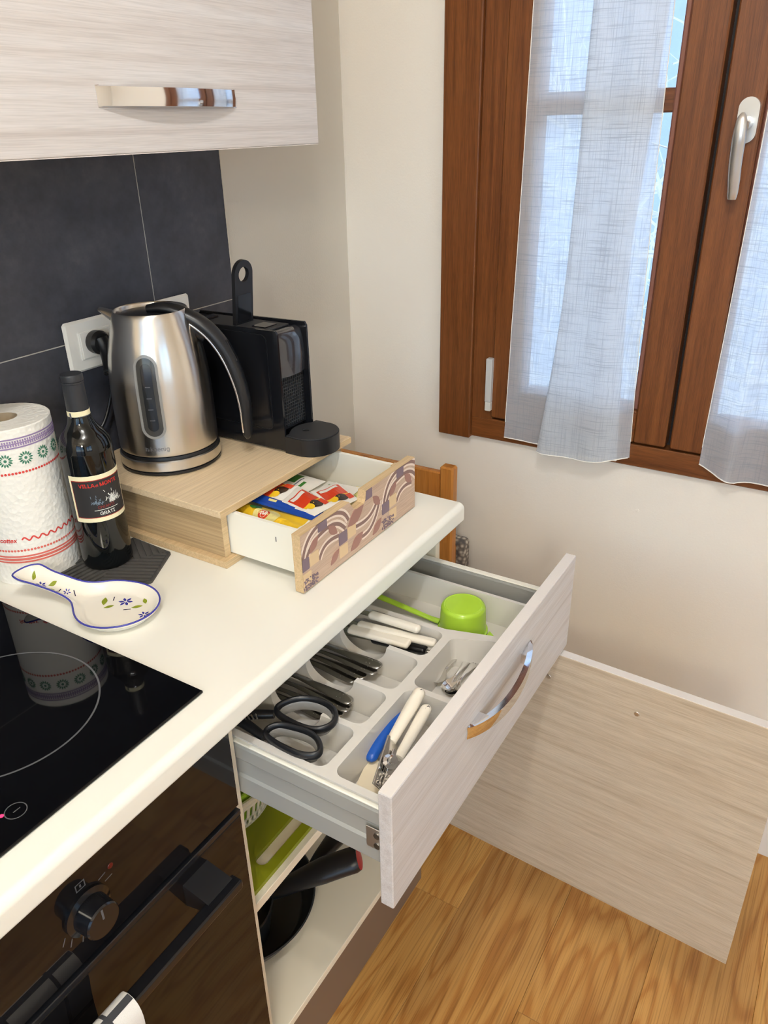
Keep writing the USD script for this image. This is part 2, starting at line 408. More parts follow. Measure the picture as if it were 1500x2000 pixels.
M['towel_stripe'] = plain('towel_stripe', lin(58, 58, 60), 0.95)
M['cushion'] = mat('cushion', {'tc': ('texture_coordinate', {}), 'v': ('voronoi_texture', {'scale': 90.0}), 'r': ('rgb_ramp', {'ramp': [(0.2, lin(190, 182, 168)), (0.5, lin(120, 112, 104)), (0.8, lin(84, 80, 78))]}), 'p': ('principled_bsdf', {'roughness': 0.9})},
    [('tc.object', 'v.vector'), ('v.distance', 'r.fac'), ('r.color', 'p.base_color')])
M['pane'] = mat('pane', {'f': ('fresnel', {'IOR': 1.45}), 't': ('transparent_bsdf', {'color': (0.97, 0.98, 0.98)}), 'g': ('glossy_bsdf', {'color': (1, 1, 1), 'roughness': 0.0}), 'm': ('mix_closure', {})},
    [('f.fac', 'm.fac'), ('t.BSDF', 'm.closure1'), ('g.BSDF', 'm.closure2')], surface='m.closure')
M['grey_cap'] = plain('grey_cap', lin(200, 200, 198), 0.35, 0.15)
M['clear_tip'] = plain('clear_tip', lin(210, 208, 200), 0.15)
M['curtain'] = mat('curtain', {
    'tc': ('texture_coordinate', {}),
    'mh': ('mapping', {'scale': (12.0, 12.0, 430.0)}), 'mv': ('mapping', {'scale': (430.0, 430.0, 9.0)}),
    'nh': ('noise_texture', {'scale': 1.0, 'detail': 2.0, 'roughness': 0.6}), 'nv': ('noise_texture', {'scale': 1.0, 'detail': 2.0, 'roughness': 0.6}),
    'rh': ('rgb_ramp', {'ramp': [(0.32, (0.1, 0.1, 0.1)), (0.50, (1, 1, 1))]}), 'rv': ('rgb_ramp', {'ramp': [(0.32, (0.25, 0.25, 0.25)), (0.50, (1, 1, 1))]}),
    'th': ('math', {'math_type': 'multiply'}), 'al': ('math', {'math_type': 'multiply_add', 'value2': -0.22, 'value3': 0.87}),
    'cr': ('rgb_ramp', {'ramp': [(0.0, lin(196, 200, 206)), (1.0, lin(236, 239, 243))]}),
    'd': ('diffuse_bsdf', {}), 't': ('translucent_bsdf', {}), 'mx': ('mix_closure', {'fac': 0.5}), 'tr': ('transparent_bsdf', {'color': (1, 1, 1)}), 'm2': ('mix_closure', {})},
    [('tc.object', 'mh.vector'), ('tc.object', 'mv.vector'), ('mh.vector', 'nh.vector'), ('mv.vector', 'nv.vector'), ('nh.fac', 'rh.fac'), ('nv.fac', 'rv.fac'), ('rh.color', 'th.value1'), ('rv.color', 'th.value2'),
     ('th.value', 'al.value1'), ('th.value', 'cr.fac'), ('cr.color', 'd.color'), ('cr.color', 't.color'), ('d.BSDF', 'mx.closure1'), ('t.BSDF', 'mx.closure2'), ('al.value', 'm2.fac'), ('tr.BSDF', 'm2.closure1'), ('mx.closure', 'm2.closure2')], surface='m2.closure')
M['hem'] = plain('hem', lin(240, 236, 226), 0.9)
M['bulb'] = mat('bulb', {'e': ('emission', {'color': (0.98, 0.99, 1.0), 'strength': LAMP})}, surface='e.emission')
M['globe'] = mat('globe', {'e': ('emission', {'color': (1.0, 0.92, 0.75), 'strength': GLOBE_FILL})}, surface='e.emission')
M['led_red'] = mat('led_red', {'e': ('emission', {'color': (1.0, 0.03, 0.1), 'strength': 3.0})}, surface='e.emission')
M['lamp_dim'] = plain('lamp_dim', lin(96, 16, 18), 0.3)
M['twig'] = plain('twig', lin(240, 236, 228), 0.8)
M['hill'] = plain('hill', lin(186, 192, 198), 0.95, bump=(6, 0.05))
M['soil'] = plain('soil', lin(176, 176, 172), 0.95, bump=(30, 0.01))
# ------------------------------------------------------------------ the room
XR, YF, XL, ZC = 0.49, -3.3, -3.2, 2.7       # window wall, wall behind the camera, far wall, ceiling
floor = setting('floor')
part(floor, 'subfloor', bx(XL, XR + 0.1, YF, 0.1, -0.05, -0.012, 0), M['joint'])
pw = 0.2095
row = 0
y1 = -0.800 + 4 * pw
slope = 0.0
while y1 > YF:
    x0 = XL - rng.uniform(0, 0.7) if row != 4 else -0.176 - 1.4 * 3
    while x0 < XR + 0.08:
        L = rng.choice([1.1, 1.25, 1.4, 1.55]) if row != 4 else 1.4
        a, b = max(x0, XL), min(x0 + L, XR + 0.08)
        if b > a + 0.02 and y1 > YF + 0.02 and y1 - pw < 0.09:
            p = bx(a + 0.0002, b - 0.0002, max(y1 - pw, YF) + 0.0002, min(y1, 0.09) - 0.0002, -0.012, 0.0, 0.0007)
            part(floor, 'plank', p, M[rng.choice(['floor_a', 'floor_b', 'floor_c'])])
        x0 += L
    y1 -= pw
    row += 1

def cut(box_, hole):
    A = m3.Manifold(m3.Mesh(np.array(box_.vertices, np.float32), np.array(box_.faces, np.uint32)))
    B = m3.Manifold(m3.Mesh(np.array(hole.vertices, np.float32), np.array(hole.faces, np.uint32)))
    return tm(A - B)
WY0, WY1, WZ0, WZ1 = -1.30, -0.30, 1.0, 2.28
wall_right = setting('wall_right')
part(wall_right, 'plaster', cut(trimesh.creation.box(bounds=[[XR, YF, 0], [XR + 0.3, 0.12, ZC]]), trimesh.creation.box(bounds=[[XR - 0.1, WY0, WZ0], [XR + 0.4, WY1, WZ1]])), M['plaster'], smooth=False)
for (py, pz) in ((-0.7575, 0.86), ):
    part(wall_right, 'filled_hole', lathe([(0, 0.0006), (0.003, 0.0006), (0.004, 0)], 12).apply_transform(trimesh.transformations.rotation_matrix(-math.pi / 2, [0, 1, 0])).apply_translation((XR, py, pz)), M['plaster'])
wall_left = setting('wall_left')
part(wall_left, 'plaster', cut(trimesh.creation.box(bounds=[[XL - 0.3, YF, 0], [XL, 0.12, ZC]]), trimesh.creation.box(bounds=[[XL - 0.4, -3.2, 0.1], [XL + 0.1, -0.7, 2.5]])), M['plaster'], smooth=False)
wall_front = setting('wall_front')
part(wall_front, 'plaster', cut(trimesh.creation.box(bounds=[[XL - 0.3, YF - 0.3, 0], [XR + 0.3, YF, ZC]]), trimesh.creation.box(bounds=[[-2.7, YF - 0.4, 0.9], [-1.1, YF + 0.1, 2.4]])), M['plaster'], smooth=False)
ceiling = setting('ceiling')
part(ceiling, 'slab', trimesh.creation.box(bounds=[[XL - 0.3, YF - 0.3, ZC], [XR + 0.3, 0.12, ZC + 0.2]]), M['ceiling'], smooth=False)
wall_back = setting('wall_back')
part(wall_back, 'plaster', trimesh.creation.box(bounds=[[XL - 0.3, 0.003, 0], [XR + 0.3, 0.3, ZC]]), M['plaster_shaded'], smooth=False)
part(wall_back, 'grout_bed', trimesh.creation.box(bounds=[[XL, -0.0034, 1.04], [0.065, 0.003, 1.66]]), M['grout'], smooth=False)
for (za, zb, off) in ((1.04, 1.339, -0.143), (1.339, 1.66, -0.143)):
    e = [0.065] + [off - 0.6 * k for k in range(0, 6)] if off < 0.065 else []
    for a, b in zip(e[1:], e[:-1]):
        if b > XL:
            part(wall_back, 'tile', bx(max(a, XL) + 0.0009, b - (0.0009 if b < 0.06 else 0), -0.004, -0.001, za + 0.0009, zb - 0.0009, 0.0006), M['slate'])
part(wall_back, 'corner_strip', bx(0.065, 0.0685, -0.0045, 0.003, 1.04, 1.66, 0.0006), M['trim_light'])

# window on the right wall -----------------------------------------------
win = setting('window_1')
WT = 2.30
CY = -0.803
def both(y0, y1):
    yield y0, y1
    yield 2 * CY - y1, 2 * CY - y0
for a, b in both(-0.347, -0.264):
    part(win, 'trim_board', bx(0.464, 0.492, a, b, 0.966, WT + 0.05, 0.002), M['brown_z'])
part(win, 'trim_board', bx(0.464, 0.492, 2 * CY + 0.347, -0.347, WT - 0.03, WT + 0.05, 0.002), M['brown_y'])
for a, b in both(-0.396, -0.347):
    part(win, 'frame_jamb', bx(0.474, 0.545, a - 0.004, b, 1.018, WT - 0.03, 0.002), M['brown_z'])
part(win, 'frame_sill', bx(0.474, 0.545, 2 * CY + 0.347, -0.347, 0.970, 1.020, 0.002), M['brown_y'])
part(win, 'frame_head', bx(0.474, 0.545, 2 * CY + 0.347, -0.347, WT - 0.09, WT - 0.03, 0.002), M['brown_y'])
def sash(ya, yb, sy_in):
    """ya: hinge edge, yb: meeting edge."""
    lo, hi = min(ya, yb), max(ya, yb)
    s = part(win, 'sash', bx(0.470, 0.530, lo, lo + 0.066, 1.026, WT - 0.095, 0.003), M['brown_z'])
    part(s, 'stile', bx(0.470, 0.530, hi - 0.066, hi, 1.026, WT - 0.095, 0.003), M['brown_z'])
    for z0 in (1.026, WT - 0.165):
        part(s, 'rail', bx(0.4702, 0.530, lo + 0.0665, hi - 0.0665, z0, z0 + 0.07, 0.002), M['brown_y'])
    g0, g1 = lo + 0.066, hi - 0.066
    for a, b in ((g0, g0 + 0.0115), (g1 - 0.0115, g1)):
        part(s, 'glazing_bead', bx(0.479, 0.506, a, b, 1.096, WT - 0.165, 0.003), M['brown_bead'])
    for z0 in (1.096, WT - 0.178):
        part(s, 'glazing_bead', bx(0.479, 0.506, g0 + 0.013, g1 - 0.013, z0, z0 + 0.013, 0.003), M['brown_bead'])
    part(s, 'glazing_bar', bx(0.492, 0.524, g0, g1, 1.658, 1.698, 0.003), M['brown_y'])
    part(s, 'pane', bx(0.508, 0.512, g0 + 0.002, g1 - 0.002, 1.098, WT - 0.167, 0.0003), M['pane'], smooth=False)
    return s
sl = sash(-0.398, -0.798, 0)
sr = sash(2 * CY + 0.398, -0.808, 0)
part(win, 'gasket', bx(0.506, 0.56, -0.83, -0.77, 1.021, WT - 0.091, 0), M['gasket'])
for a, b in both(-0.43, -0.36):
    part(win, 'rebate_strip', bx(0.5305, 0.56, a, b, 1.021, WT - 0.09, 0), M['gasket'])  # strips added behind the sashes to stop daylight leaking through the gaps
for a, b in ((1.0, 1.06), (WT - 0.13, WT - 0.09)):
    part(win, 'rebate_strip', bx(0.5305, 0.56, -1.238, -0.36, a, b, 0), M['gasket'])
for yh in (-0.3935, 2 * CY + 0.3935):
    h = part(win, 'hinge_cover', rbox(0.459, 0.4745, yh - 0.0075, yh + 0.0075, 1.066, 1.168, 0.0015), M['grey_cap'])
    part(h, 'clear_tip', rbox(0.460, 0.4745, yh - 0.007, yh + 0.007, 1.044, 1.0655, 0.0015), M['clear_tip'])
# window handle
yo_, zo_ = -0.852, 1.643
st = sbox(-0.017, -0.019, 0.017, 0.019).union(Point(0, 0.019).buffer(0.017)).union(Point(0, -0.019).buffer(0.017))
pl = orient(extr(st, 0.009), (0.470, yo_, zo_), (0, -1, 0), (0, 0, 1))
hb = part(win, 'handle_plate', pl, M['satin_metal'], label='brushed metal window handle plate')
neck = tube([(0.462, yo_, zo_ - 0.004), (0.44, yo_, zo_ - 0.004), (0.428, yo_ + 0.001, zo_ - 0.008)], [0.011, 0.010, 0.0105], 20)
part(hb, 'handle_neck', neck, M['satin_metal'])
lv = spline([(0.4285, yo_ + 0.003, zo_ + 0.012), (0.425, yo_ + 0.003, zo_ - 0.004), (0.427, yo_ + 0.003, zo_ - 0.04), (0.432, yo_ + 0.002, zo_ - 0.08), (0.436, yo_, zo_ - 0.112), (0.437, yo_, zo_ - 0.124)], 26)
w_ = np.interp(np.linspace(0, 1, 26), [0, 0.06, 0.3, 0.75, 0.95, 1], [0.003, 0.0085, 0.0115, 0.0105, 0.0088, 0.0072])
part(hb, 'lever', tube(lv, w_, 20, up=(1, 0, 0), aspect=0.62), M['satin_metal'])

# window behind the camera: the room's second daylight
w2 = setting('window_2')
for a, b in ((-3.2, -3.12), (-0.78, -0.7), (-1.99, -1.91)):
    part(w2, 'frame_stile', bx(XL - 0.08, XL - 0.02, a, b, 0.1, 2.5, 0.003), M['brown_z'])
for a, b in ((0.1, 0.2), (2.42, 2.5)):
    part(w2, 'frame_rail', bx(XL - 0.079, XL - 0.021, -3.12, -0.78, a, b, 0.003), M['brown_y'])
for a, b in ((-3.12, -1.99), (-1.91, -0.78)):
    part(w2, 'pane', bx(XL - 0.052, XL - 0.048, a, b, 0.2, 2.42, 0), M['pane'], smooth=False)

w3 = setting('window_3')  # unseen window added to bring more cool daylight onto the fronts
for a, b in ((-2.7, -2.63), (-1.17, -1.1), (-1.935, -1.865)):
    part(w3, 'frame_stile', bx(a, b, YF - 0.08, YF - 0.02, 0.9, 2.4, 0.003), M['brown_z'])
for a, b in ((0.9, 0.97), (2.33, 2.4)):
    part(w3, 'frame_rail', bx(-2.63, -1.17, YF - 0.079, YF - 0.021, a, b, 0.003), M['brown_y'])
for a, b in ((-2.63, -1.935), (-1.865, -1.17)):
    part(w3, 'pane', bx(a, b, YF - 0.052, YF - 0.048, 0.97, 2.33, 0), M['pane'], smooth=False)
# ceiling lamp: two warm bulbs on a plate ---------------------------------
LX, LY = -1.10, -1.02
lamp = thing('ceiling_lamp', 'two-bulb warm ceiling lamp over the kitchen worktop', 'lamp', (LX, LY, ZC))
part(lamp, 'ceiling_plate', bx(LX - 0.16, LX + 0.16, LY - 0.04, LY + 0.04, ZC - 0.02, ZC, 0.004), M['satin_metal'])
for dx in (-0.10, 0.10):
    part(lamp, 'bulb_socket', lathe([(0, 0), (0.018, 0), (0.018, -0.045), (0, -0.045)], 24, (LX + dx, LY, ZC - 0.02)), M['satin_metal'])
    part(lamp, 'bulb', trimesh.creation.icosphere(1, 0.04).apply_translation((LX + dx, LY, ZC - 0.10)), M['bulb'], smooth=True)

gl = thing('globe_lamp', 'round glowing ball added out of view as warm fill light', 'lamp', (-2.3, -1.6, ZC))  # out-of-view fill added to lift walls, door and floor
part(gl, 'cord', tube([(-2.3, -1.6, ZC), (-2.3, -1.6, 2.3)], 0.004, 8), M['black_plastic'])
part(gl, 'globe', trimesh.creation.icosphere(2, 0.14).apply_translation((-2.3, -1.6, 2.17)), M['globe'], smooth=True)

# curtains ---------------------------------------------------------------
def curtain(cols_top, cols_bot, label, zt, zbot, hang):
    """cols: (x, y) of the cloth's section at the top and the bottom hem."""
    n, k = 190, 60
    top, bot = spline([(x, y, 0) for x, y in cols_top], n), spline([(x, y, 0) for x, y in cols_bot], n)
    zb = np.interp(np.linspace(0, 1, n), np.linspace(0, 1, len(zbot)), zbot)
    t = np.linspace(0, 1, k)[:, None]
    e = t ** 1.7
    X = top[None, :, 0] * (1 - e) + bot[None, :, 0] * e
    Y = top[None, :, 1] * (1 - e) + bot[None, :, 1] * e
    Z = zt * (1 - t) + zb[None, :] * t
    P = np.stack([X, Y, Z], -1)
    P[..., 0] += 0.007 * (meshkit.fbm(P * [1, 34, 4], 3, 5) - 0.5)
    v = P.reshape(-1, 3)
    i, j = np.meshgrid(np.arange(k - 1), np.arange(n - 1), indexing='ij')
    q = (i * n + j).ravel()
    f = np.vstack([np.c_[q, q + 1, q + n + 1], np.c_[q, q + n + 1, q + n]])
    c = thing('curtain', label, 'curtain', (float(bot[:, 0].mean()), float(bot[:, 1].mean()), float(zb.min())), group=None)
    part(c, 'cloth', trimesh.Trimesh(v, f, process=False), M['curtain'], smooth=True)
    part(c, 'hem', tube(P[-1][::2], 0.0013, 6), M['hem'])
    for e_ in (0, -1):
        part(c, 'hem', tube(P[:, e_][::3], 0.0008, 6), M['hem'])
    ys = [p[1] for p in cols_top]
    part(c, 'curtain_rod', tube([(0.455, min(ys) - 0.02, zt), (0.455, max(ys) + 0.02, zt)], 0.004, 10), M['satin_metal'])
    for y in (min(ys) - 0.012, max(ys) + 0.012):
        part(c, 'rod_bracket', bx(0.452, 0.471, y - 0.004, y + 0.004, zt - 0.006, zt + 0.006), M['satin_metal'])
    return c
curtain([(0.459, -0.452), (0.463, -0.500), (0.4645, -0.560), (0.4645, -0.690), (0.4585, -0.703), (0.4530, -0.690), (0.4500, -0.590), (0.4440, -0.5705), (0.4370, -0.5755), (0.4385, -0.610), (0.4360, -0.660), (0.4480, -0.686), (0.4550, -0.704)],
        [(0.466, -0.437), (0.466, -0.480), (0.4660, -0.540), (0.4655, -0.690), (0.4605, -0.705), (0.4555, -0.690), (0.4480, -0.550), (0.4410, -0.5275), (0.4350, -0.5330), (0.4370, -0.590), (0.4330, -0.672), (0.4500, -0.700), (0.4640, -0.730)],
        'sheer white linen curtain hanging between the hinge cover and the window handle', 2.10, [0.985, 0.984, 0.983, 0.983, 0.983, 0.982, 0.981, 0.977, 0.976, 0.976, 0.976, 0.982, 0.992], 0)
curtain([(0.462, -0.885), (0.452, -0.915), (0.440, -0.955), (0.450, -1.00), (0.440, -1.05), (0.455, -1.10), (0.462, -1.15)],
        [(0.466, -0.872), (0.456, -0.902), (0.443, -0.932), (0.462, -0.950), (0.464, -1.00), (0.445, -1.04), (0.460, -1.09), (0.466, -1.15)],
        'sheer white linen curtain past the window handle, cut by the picture edge', 2.10, [1.006, 0.992, 0.982, 0.986, 0.992, 0.985, 0.99, 0.995], 0)

# outside: pale ground and a tangle of bare twigs ---------------------------
solo('ground', trimesh.creation.box(bounds=[[XR + 0.32, -8, -0.6], [12, 8, -0.4]]), M['soil'], kind='structure', smooth=False)
hx, hy2 = np.meshgrid(np.linspace(4.2, 9.0, 40), np.linspace(-7, 9, 80), indexing='ij')
hp = np.stack([hx, hy2, -0.45 + 3.6 * np.clip((hx - 4.2) / 2.4, 0, 1) ** 0.8], -1).reshape(-1, 3)
hp[:, 2] += 0.5 * (meshkit.fbm(hp * 1.3, 4, 3) - 0.5)
hi_, hj_ = np.meshgrid(np.arange(39), np.arange(79), indexing='ij')
hq = (hi_ * 80 + hj_).ravel()
solo('hill', trimesh.Trimesh(hp, np.vstack([np.c_[hq, hq + 80, hq + 81], np.c_[hq, hq + 81, hq + 1]]), process=False), M['hill'], kind='structure')
sh = thing('bare_shrub', 'tangle of pale bare twigs growing outside behind the window pane', 'shrub', (2.4, -0.3, -0.4))
tw = []
for k in range(300):
    y0, x0 = nrg.uniform(-1.2, 1.0), nrg.uniform(1.9, 2.9)
    p = np.array([x0, y0, -0.45 if k < 60 else nrg.uniform(0.1, 1.7)])
    d = np.array([nrg.normal(0, 0.5), nrg.normal(0, 0.7), nrg.uniform(0.2, 1.0)])
    pts = [p]
    for s_ in range(7):
        d = d / np.linalg.norm(d) + nrg.normal(0, 0.35, 3)
        p = p + d / np.linalg.norm(d) * nrg.uniform(0.10, 0.2)
        pts.append(p)
    tw.append(tube(spline(pts, 12), np.linspace(0.008, 0.002, 12) * nrg.uniform(0.6, 1.4), 3))
part(sh, 'twigs', tw, M['twig'], kind='stuff')
# ------------------------------------------------------------------ worktop, hob, oven
H, XE, YE = 1.04, 0.0, -0.56
rr = 0.011
prof = [(-0.001, H - 0.037)]
prof += [(YE + 0.006 - 0.006 * math.cos(a), H - 0.037 + 0.006 - 0.006 * math.sin(a)) for a in np.linspace(math.pi / 2, 0, 5)]
prof += [(YE + rr - rr * math.cos(a), H - rr + rr * math.sin(a)) for a in np.linspace(0, math.pi / 2, 9)]
prof += [(-0.001, H)]
wt = yz(Polygon(prof), -1.24, 1.24)
solo('worktop', wt, M['counter'], 'long cream kitchen worktop with a rounded front edge', 'worktop', smooth=40)

hob = thing('induction_hob', 'black glass induction hob set in the worktop', 'hob', (-0.91, -0.25, H))
hx0, hx1, hy0, hy1 = -1.20, -0.621, -0.515, -0.035
part(hob, 'glass_top', bx(hx0, hx1, hy0, hy1, H + 0.0002, H + 0.0042, 0.0012), M['black_glass'])
def ring(cx, cy, r, w=0.0011):
    a = Point(cx, cy).buffer(r + w, 64).difference(Point(cx, cy).buffer(r - w, 64))
    return extr(a, 0.00015, (0, 0, H + 0.00425))
part(hob, 'zone_mark', ring(-0.770, -0.333, 0.1125), M['print_grey'])
part(hob, 'zone_mark', ring(-1.045, -0.36, 0.082), M['print_grey'])
part(hob, 'zone_mark', ring(-1.045, -0.15, 0.1), M['print_grey'])
part(hob, 'touch_mark', [ring(-0.853, -0.481, 0.0105, 0.0005), extr(sbox(-0.856, -0.4815, -0.848, -0.4805), 0.00015, (0, 0, H + 0.00425))], M['print_grey'])
part(hob, 'power_light', lathe([(0, 0.0004), (0.0022, 0.0003), (0.0024, 0)], 16, (-0.8645, -0.4745, H + 0.0042)), M['led_red'])

oven = thing('built_in_oven', 'black glass built-in oven under the hob', 'oven', (-0.9, -0.5, 0.24))
ox0, ox1, oy = -1.195, -0.599, -0.5250
part(oven, 'housing', bx(ox0 + 0.02, ox1 - 0.02, -0.505, -0.02, 0.25, 0.98, 0.002), M['black_rough'])
part(oven, 'housing_panel', bx(-1.216, -1.199, -0.512, -0.02, 0.232, 1.001, 0.0008), M['white_board'])
part(oven, 'control_panel', bx(ox0, ox1, oy, -0.505, 0.838, 0.996, 0.0015), M['oven_glass'])
part(oven, 'door', bx(ox0, ox1, oy - 0.001, -0.505, 0.25, 0.822, 0.0015), M['oven_glass'])
part(oven, 'door_top_trim', bx(ox0, ox1, oy - 0.0015, -0.507, 0.8225, 0.831, 0.001), M['black_plastic'])
hz, hy = 0.789, oy - 0.047
hd = part(oven, 'door_handle', rbox(ox0 + 0.035, -0.662, hy - 0.008, hy + 0.010, hz - 0.0075, hz + 0.0075, 0.003), M['black_gloss'])
for xc in (-0.69, ox0 + 0.07):
    ps = Polygon([(oy, hz - 0.022), (oy, hz + 0.016), (hy + 0.004, hz + 0.008), (hy + 0.004, hz - 0.008)])
    part(hd, 'handle_bracket', yz(ps, xc - 0.022, 0.044), M['black_plastic'], smooth=False)
kx, kz = -0.835, 0.905
def knob_lathe(p, n=40):
    m = lathe(p, n)
    m.apply_transform(trimesh.transformations.rotation_matrix(math.pi / 2, [1, 0, 0]))
    m.apply_translation((kx, oy, kz))
    return m
kb = part(oven, 'knob', knob_lathe([(0, 0), (0.028, 0), (0.028, 0.004), (0.0215, 0.006), (0.0205, 0.026), (0.019, 0.028), (0, 0.028)]), M['black_gloss'])
part(kb, 'knob_pointer', bx(kx - 0.0012, kx + 0.0012, oy - 0.0286, oy - 0.027, kz + 0.004, kz + 0.018, 0.0003), M['print_grey'])
marks = []
for a_ in (25, 45, 205, 225, 250, 268):
    ca, sa = math.cos(math.radians(a_)), math.sin(math.radians(a_))
    marks.append(xz(affinity.translate(affinity.rotate(sbox(-0.005, -0.0006, 0.005, 0.0006), a_ * 0.3), kx + ca * 0.036, kz + sa * 0.034), oy - 0.0001, 0.0002))
marks.append(xz(affinity.translate(sbox(-0.006, -0.005, 0.006, 0.005).difference(sbox(-0.0048, -0.0038, 0.0048, 0.0038)).union(sbox(-0.001, -0.002, 0.001, 0.002)), kx, kz + 0.037), oy - 0.0001, 0.0002))
for m_ in marks:
    part(oven, 'dial_mark', m_, M['print_grey'], smooth=False)
part(oven, 'pilot_lamp', orient(lathe([(0, 0.001), (0.0032, 0.0006), (0.0036, 0)], 16), (-0.797, oy, 0.932), (1, 0, 0), (0, 0, 1)), M['lamp_dim'])

# tea towel on the oven handle
def towel_at(x0, x1):
    pth = [(hy + 0.016, hz - 0.16), (hy + 0.0155, hz - 0.03), (hy + 0.015, hz + 0.004), (hy + 0.006, hz + 0.013), (hy - 0.007, hz + 0.012), (hy - 0.0135, hz + 0.002), (hy - 0.015, hz - 0.03), (hy - 0.018, hz - 0.26)]
    c = spline([(0, a, b) for a, b in pth], 60)
    secs = []
    d = np.gradient(c, axis=0)
    nrm = np.c_[np.zeros(60), -d[:, 2], d[:, 1]]
    nrm /= np.linalg.norm(nrm, axis=1, keepdims=True)
    return c, nrm
tc, tn = towel_at(0, 0)
tow = thing('tea_towel', 'white tea towel with dark check lines draped over the oven handle', 'towel', (-0.92, hy, hz - 0.2))
def strip(x0, x1, o0, o1, i0=0, i1=60):
    c, n = tc[i0:i1], tn[i0:i1]
    s = []
    for k in range(len(c)):
        a, b = c[k] + n[k] * o0, c[k] + n[k] * o1
        s.append([[x0, a[1], a[2]], [x1, a[1], a[2]], [x1, b[1], b[2]], [x0, b[1], b[2]]])
    return band(s)
part(tow, 'cloth', strip(-1.02, -0.8405, -0.001, 0.001), M['towel'], smooth=60)
tq = []
for x in (-0.872, -0.93, -0.985):
    tq.append(strip(x - 0.0022, x + 0.0022, -0.0013, 0.0013))
for i in (12, 23, 33, 44):
    tq.append(strip(-1.0195, -0.841, -0.00125, 0.00125, i, i + 2))
part(tow, 'check_lines', tq, M['towel_stripe'], smooth=60)

# ------------------------------------------------------------------ bow handles
def bow(x0, x1, y, zc, hgt=0.019, depth=0.026, sway=0.004):
    """A bow handle on a front at depth y that faces -y: the bow, and its two feet."""
    n = 40
    t = np.linspace(0, 1, n)
    x = x0 + (x1 - x0) * t
    b = depth * np.sin(np.pi * t) ** 0.72
    dz = -sway * np.sin(2 * np.pi * t)
    secs = []
    for i in range(n):
        th = 0.0070 if 0.03 < t[i] < 0.97 else 0.003
        yo2 = y - 0.0005 - b[i]
        yi2 = min(y - 0.0004, yo2 + th + 0.001)
        h2 = hgt / 2
        secs.append([[x[i], yi2, zc - h2 + dz[i]], [x[i], yo2, zc - h2 + dz[i] + 0.0012], [x[i], yo2 - 0.0008, zc + dz[i]], [x[i], yo2, zc + h2 + dz[i] - 0.0012], [x[i], yi2, zc + h2 + dz[i]]])
    bowm = band(secs)
    feet = []
    for s_ in (0, 1):
        ts = np.linspace(0.02, 0.17, 8) if s_ == 0 else np.linspace(0.83, 0.98, 8)
        pts = [(x0 + (x1 - x0) * q, y - 0.0005 - depth * math.sin(math.pi * q) ** 0.72 + 0.003) for q in ts]
        poly = Polygon(pts + [(pts[-1][0], y), (pts[0][0], y)]).buffer(0)
        feet.append(extr(poly, hgt - 0.004, (0, 0, zc - hgt / 2 + 0.002)))
    return bowm, feet

# ------------------------------------------------------------------ base cabinet with drawer and open door
cab = thing('base_cabinet', 'pale wood base cabinet with open drawer and door, beyond the oven', 'cabinet', (-0.298, -0.25, 0.0))
cx0, cx1, cyf, cyb = -0.597, 0.0, -0.512, -0.02
part(cab, 'side_panel', bx(cx0, cx0 + 0.016, cyf, cyb, 0.232, 1.001, 0.0008), M['white_board'])
part(cab, 'side_panel', bx(cx1 - 0.016, cx1, cyf, cyb, 0.232, 1.001, 0.0008), M['white_board'])
part(cab, 'bottom_panel', bx(cx0 + 0.0162, cx1 - 0.0162, cyf, cyb, 0.232, 0.249, 0.0008), M['white_board'])
part(cab, 'back_panel', bx(cx0 + 0.0162, cx1 - 0.0162, cyb - 0.004, cyb, 0.25, 1.0, 0.0005), M['white_board'])
part(cab, 'shelf', bx(cx0 + 0.0164, cx1 - 0.0164, -0.503, cyb - 0.006, 0.572, 0.590, 0.0008), M['white_board'])
part(cab, 'plinth', bx(-1.22, cx1, -0.476, -0.46, 0.0, 0.231, 0.0008), M['plinth'])
for xx in (cx0 + 0.05, cx1 - 0.05):
    part(cab, 'foot', lathe([(0, 0), (0.025, 0), (0.025, 0.02), (0.014, 0.025), (0.014, 0.2), (0.03, 0.205), (0.03, 0.231), (0, 0.231)], 20, (xx, -0.08, 0)), M['black_plastic'])
# the drawer, pulled out
dy = -0.770
drw = part(cab, 'drawer', bx(-0.607, 0.003, dy, dy + 0.018, 0.806, 0.990, 0.0012), M['laminate_x'])
part(drw, 'front_edge', bx(-0.6065, 0.0025, dy + 0.0006, dy + 0.0174, 0.9899, 0.9908, 0.0003), M['edge_band'])
bm, ft = bow(-0.415, -0.193, dy, 0.930, 0.021, 0.027)
hdl = part(drw, 'handle', [bm] + ft, M['chrome'], smooth=50, label='chrome bow handle')
def metal_side(xa, inward):
    """Folded metal drawer side in section (x, z), running along y."""
    s = inward
    sec = [(0, 0.838), (0, 0.868), (s * 0.003, 0.872), (s * 0.003, 0.896), (0, 0.901), (0, 0.921), (s * 0.002, 0.925), (s * 0.011, 0.925), (s * 0.0125, 0.921), (s * 0.0125, 0.838)]
    loops = [[[xa + a, y, z] for a, z in sec] for y in (dy + 0.018, -0.30)]
    return band(loops)
part(drw, 'side_rail', metal_side(-0.580, 1), M['box_metal'], smooth=False)
part(drw, 'side_rail', metal_side(-0.024, -1), M['box_metal'], smooth=False)
part(drw, 'base_board', bx(-0.566, -0.038, dy + 0.0185, -0.30, 0.842, 0.854, 0.0005), M['laminate_y'])
part(drw, 'rear_board', bx(-0.566, -0.038, -0.30, -0.288, 0.842, 0.92, 0.0005), M['white_board'])
for xa, xb in ((-0.5795, -0.5680), (-0.0360, -0.0245)):
    part(drw, 'rail_cap', bx(xa, xb, dy + 0.0185, -0.30, 0.9252, 0.9285, 0.001), M['white_side'])
part(drw, 'fixing_plate', bx(-0.5818, -0.580, dy + 0.0185, dy + 0.053, 0.860, 0.894, 0.0006), M['satin_metal'])
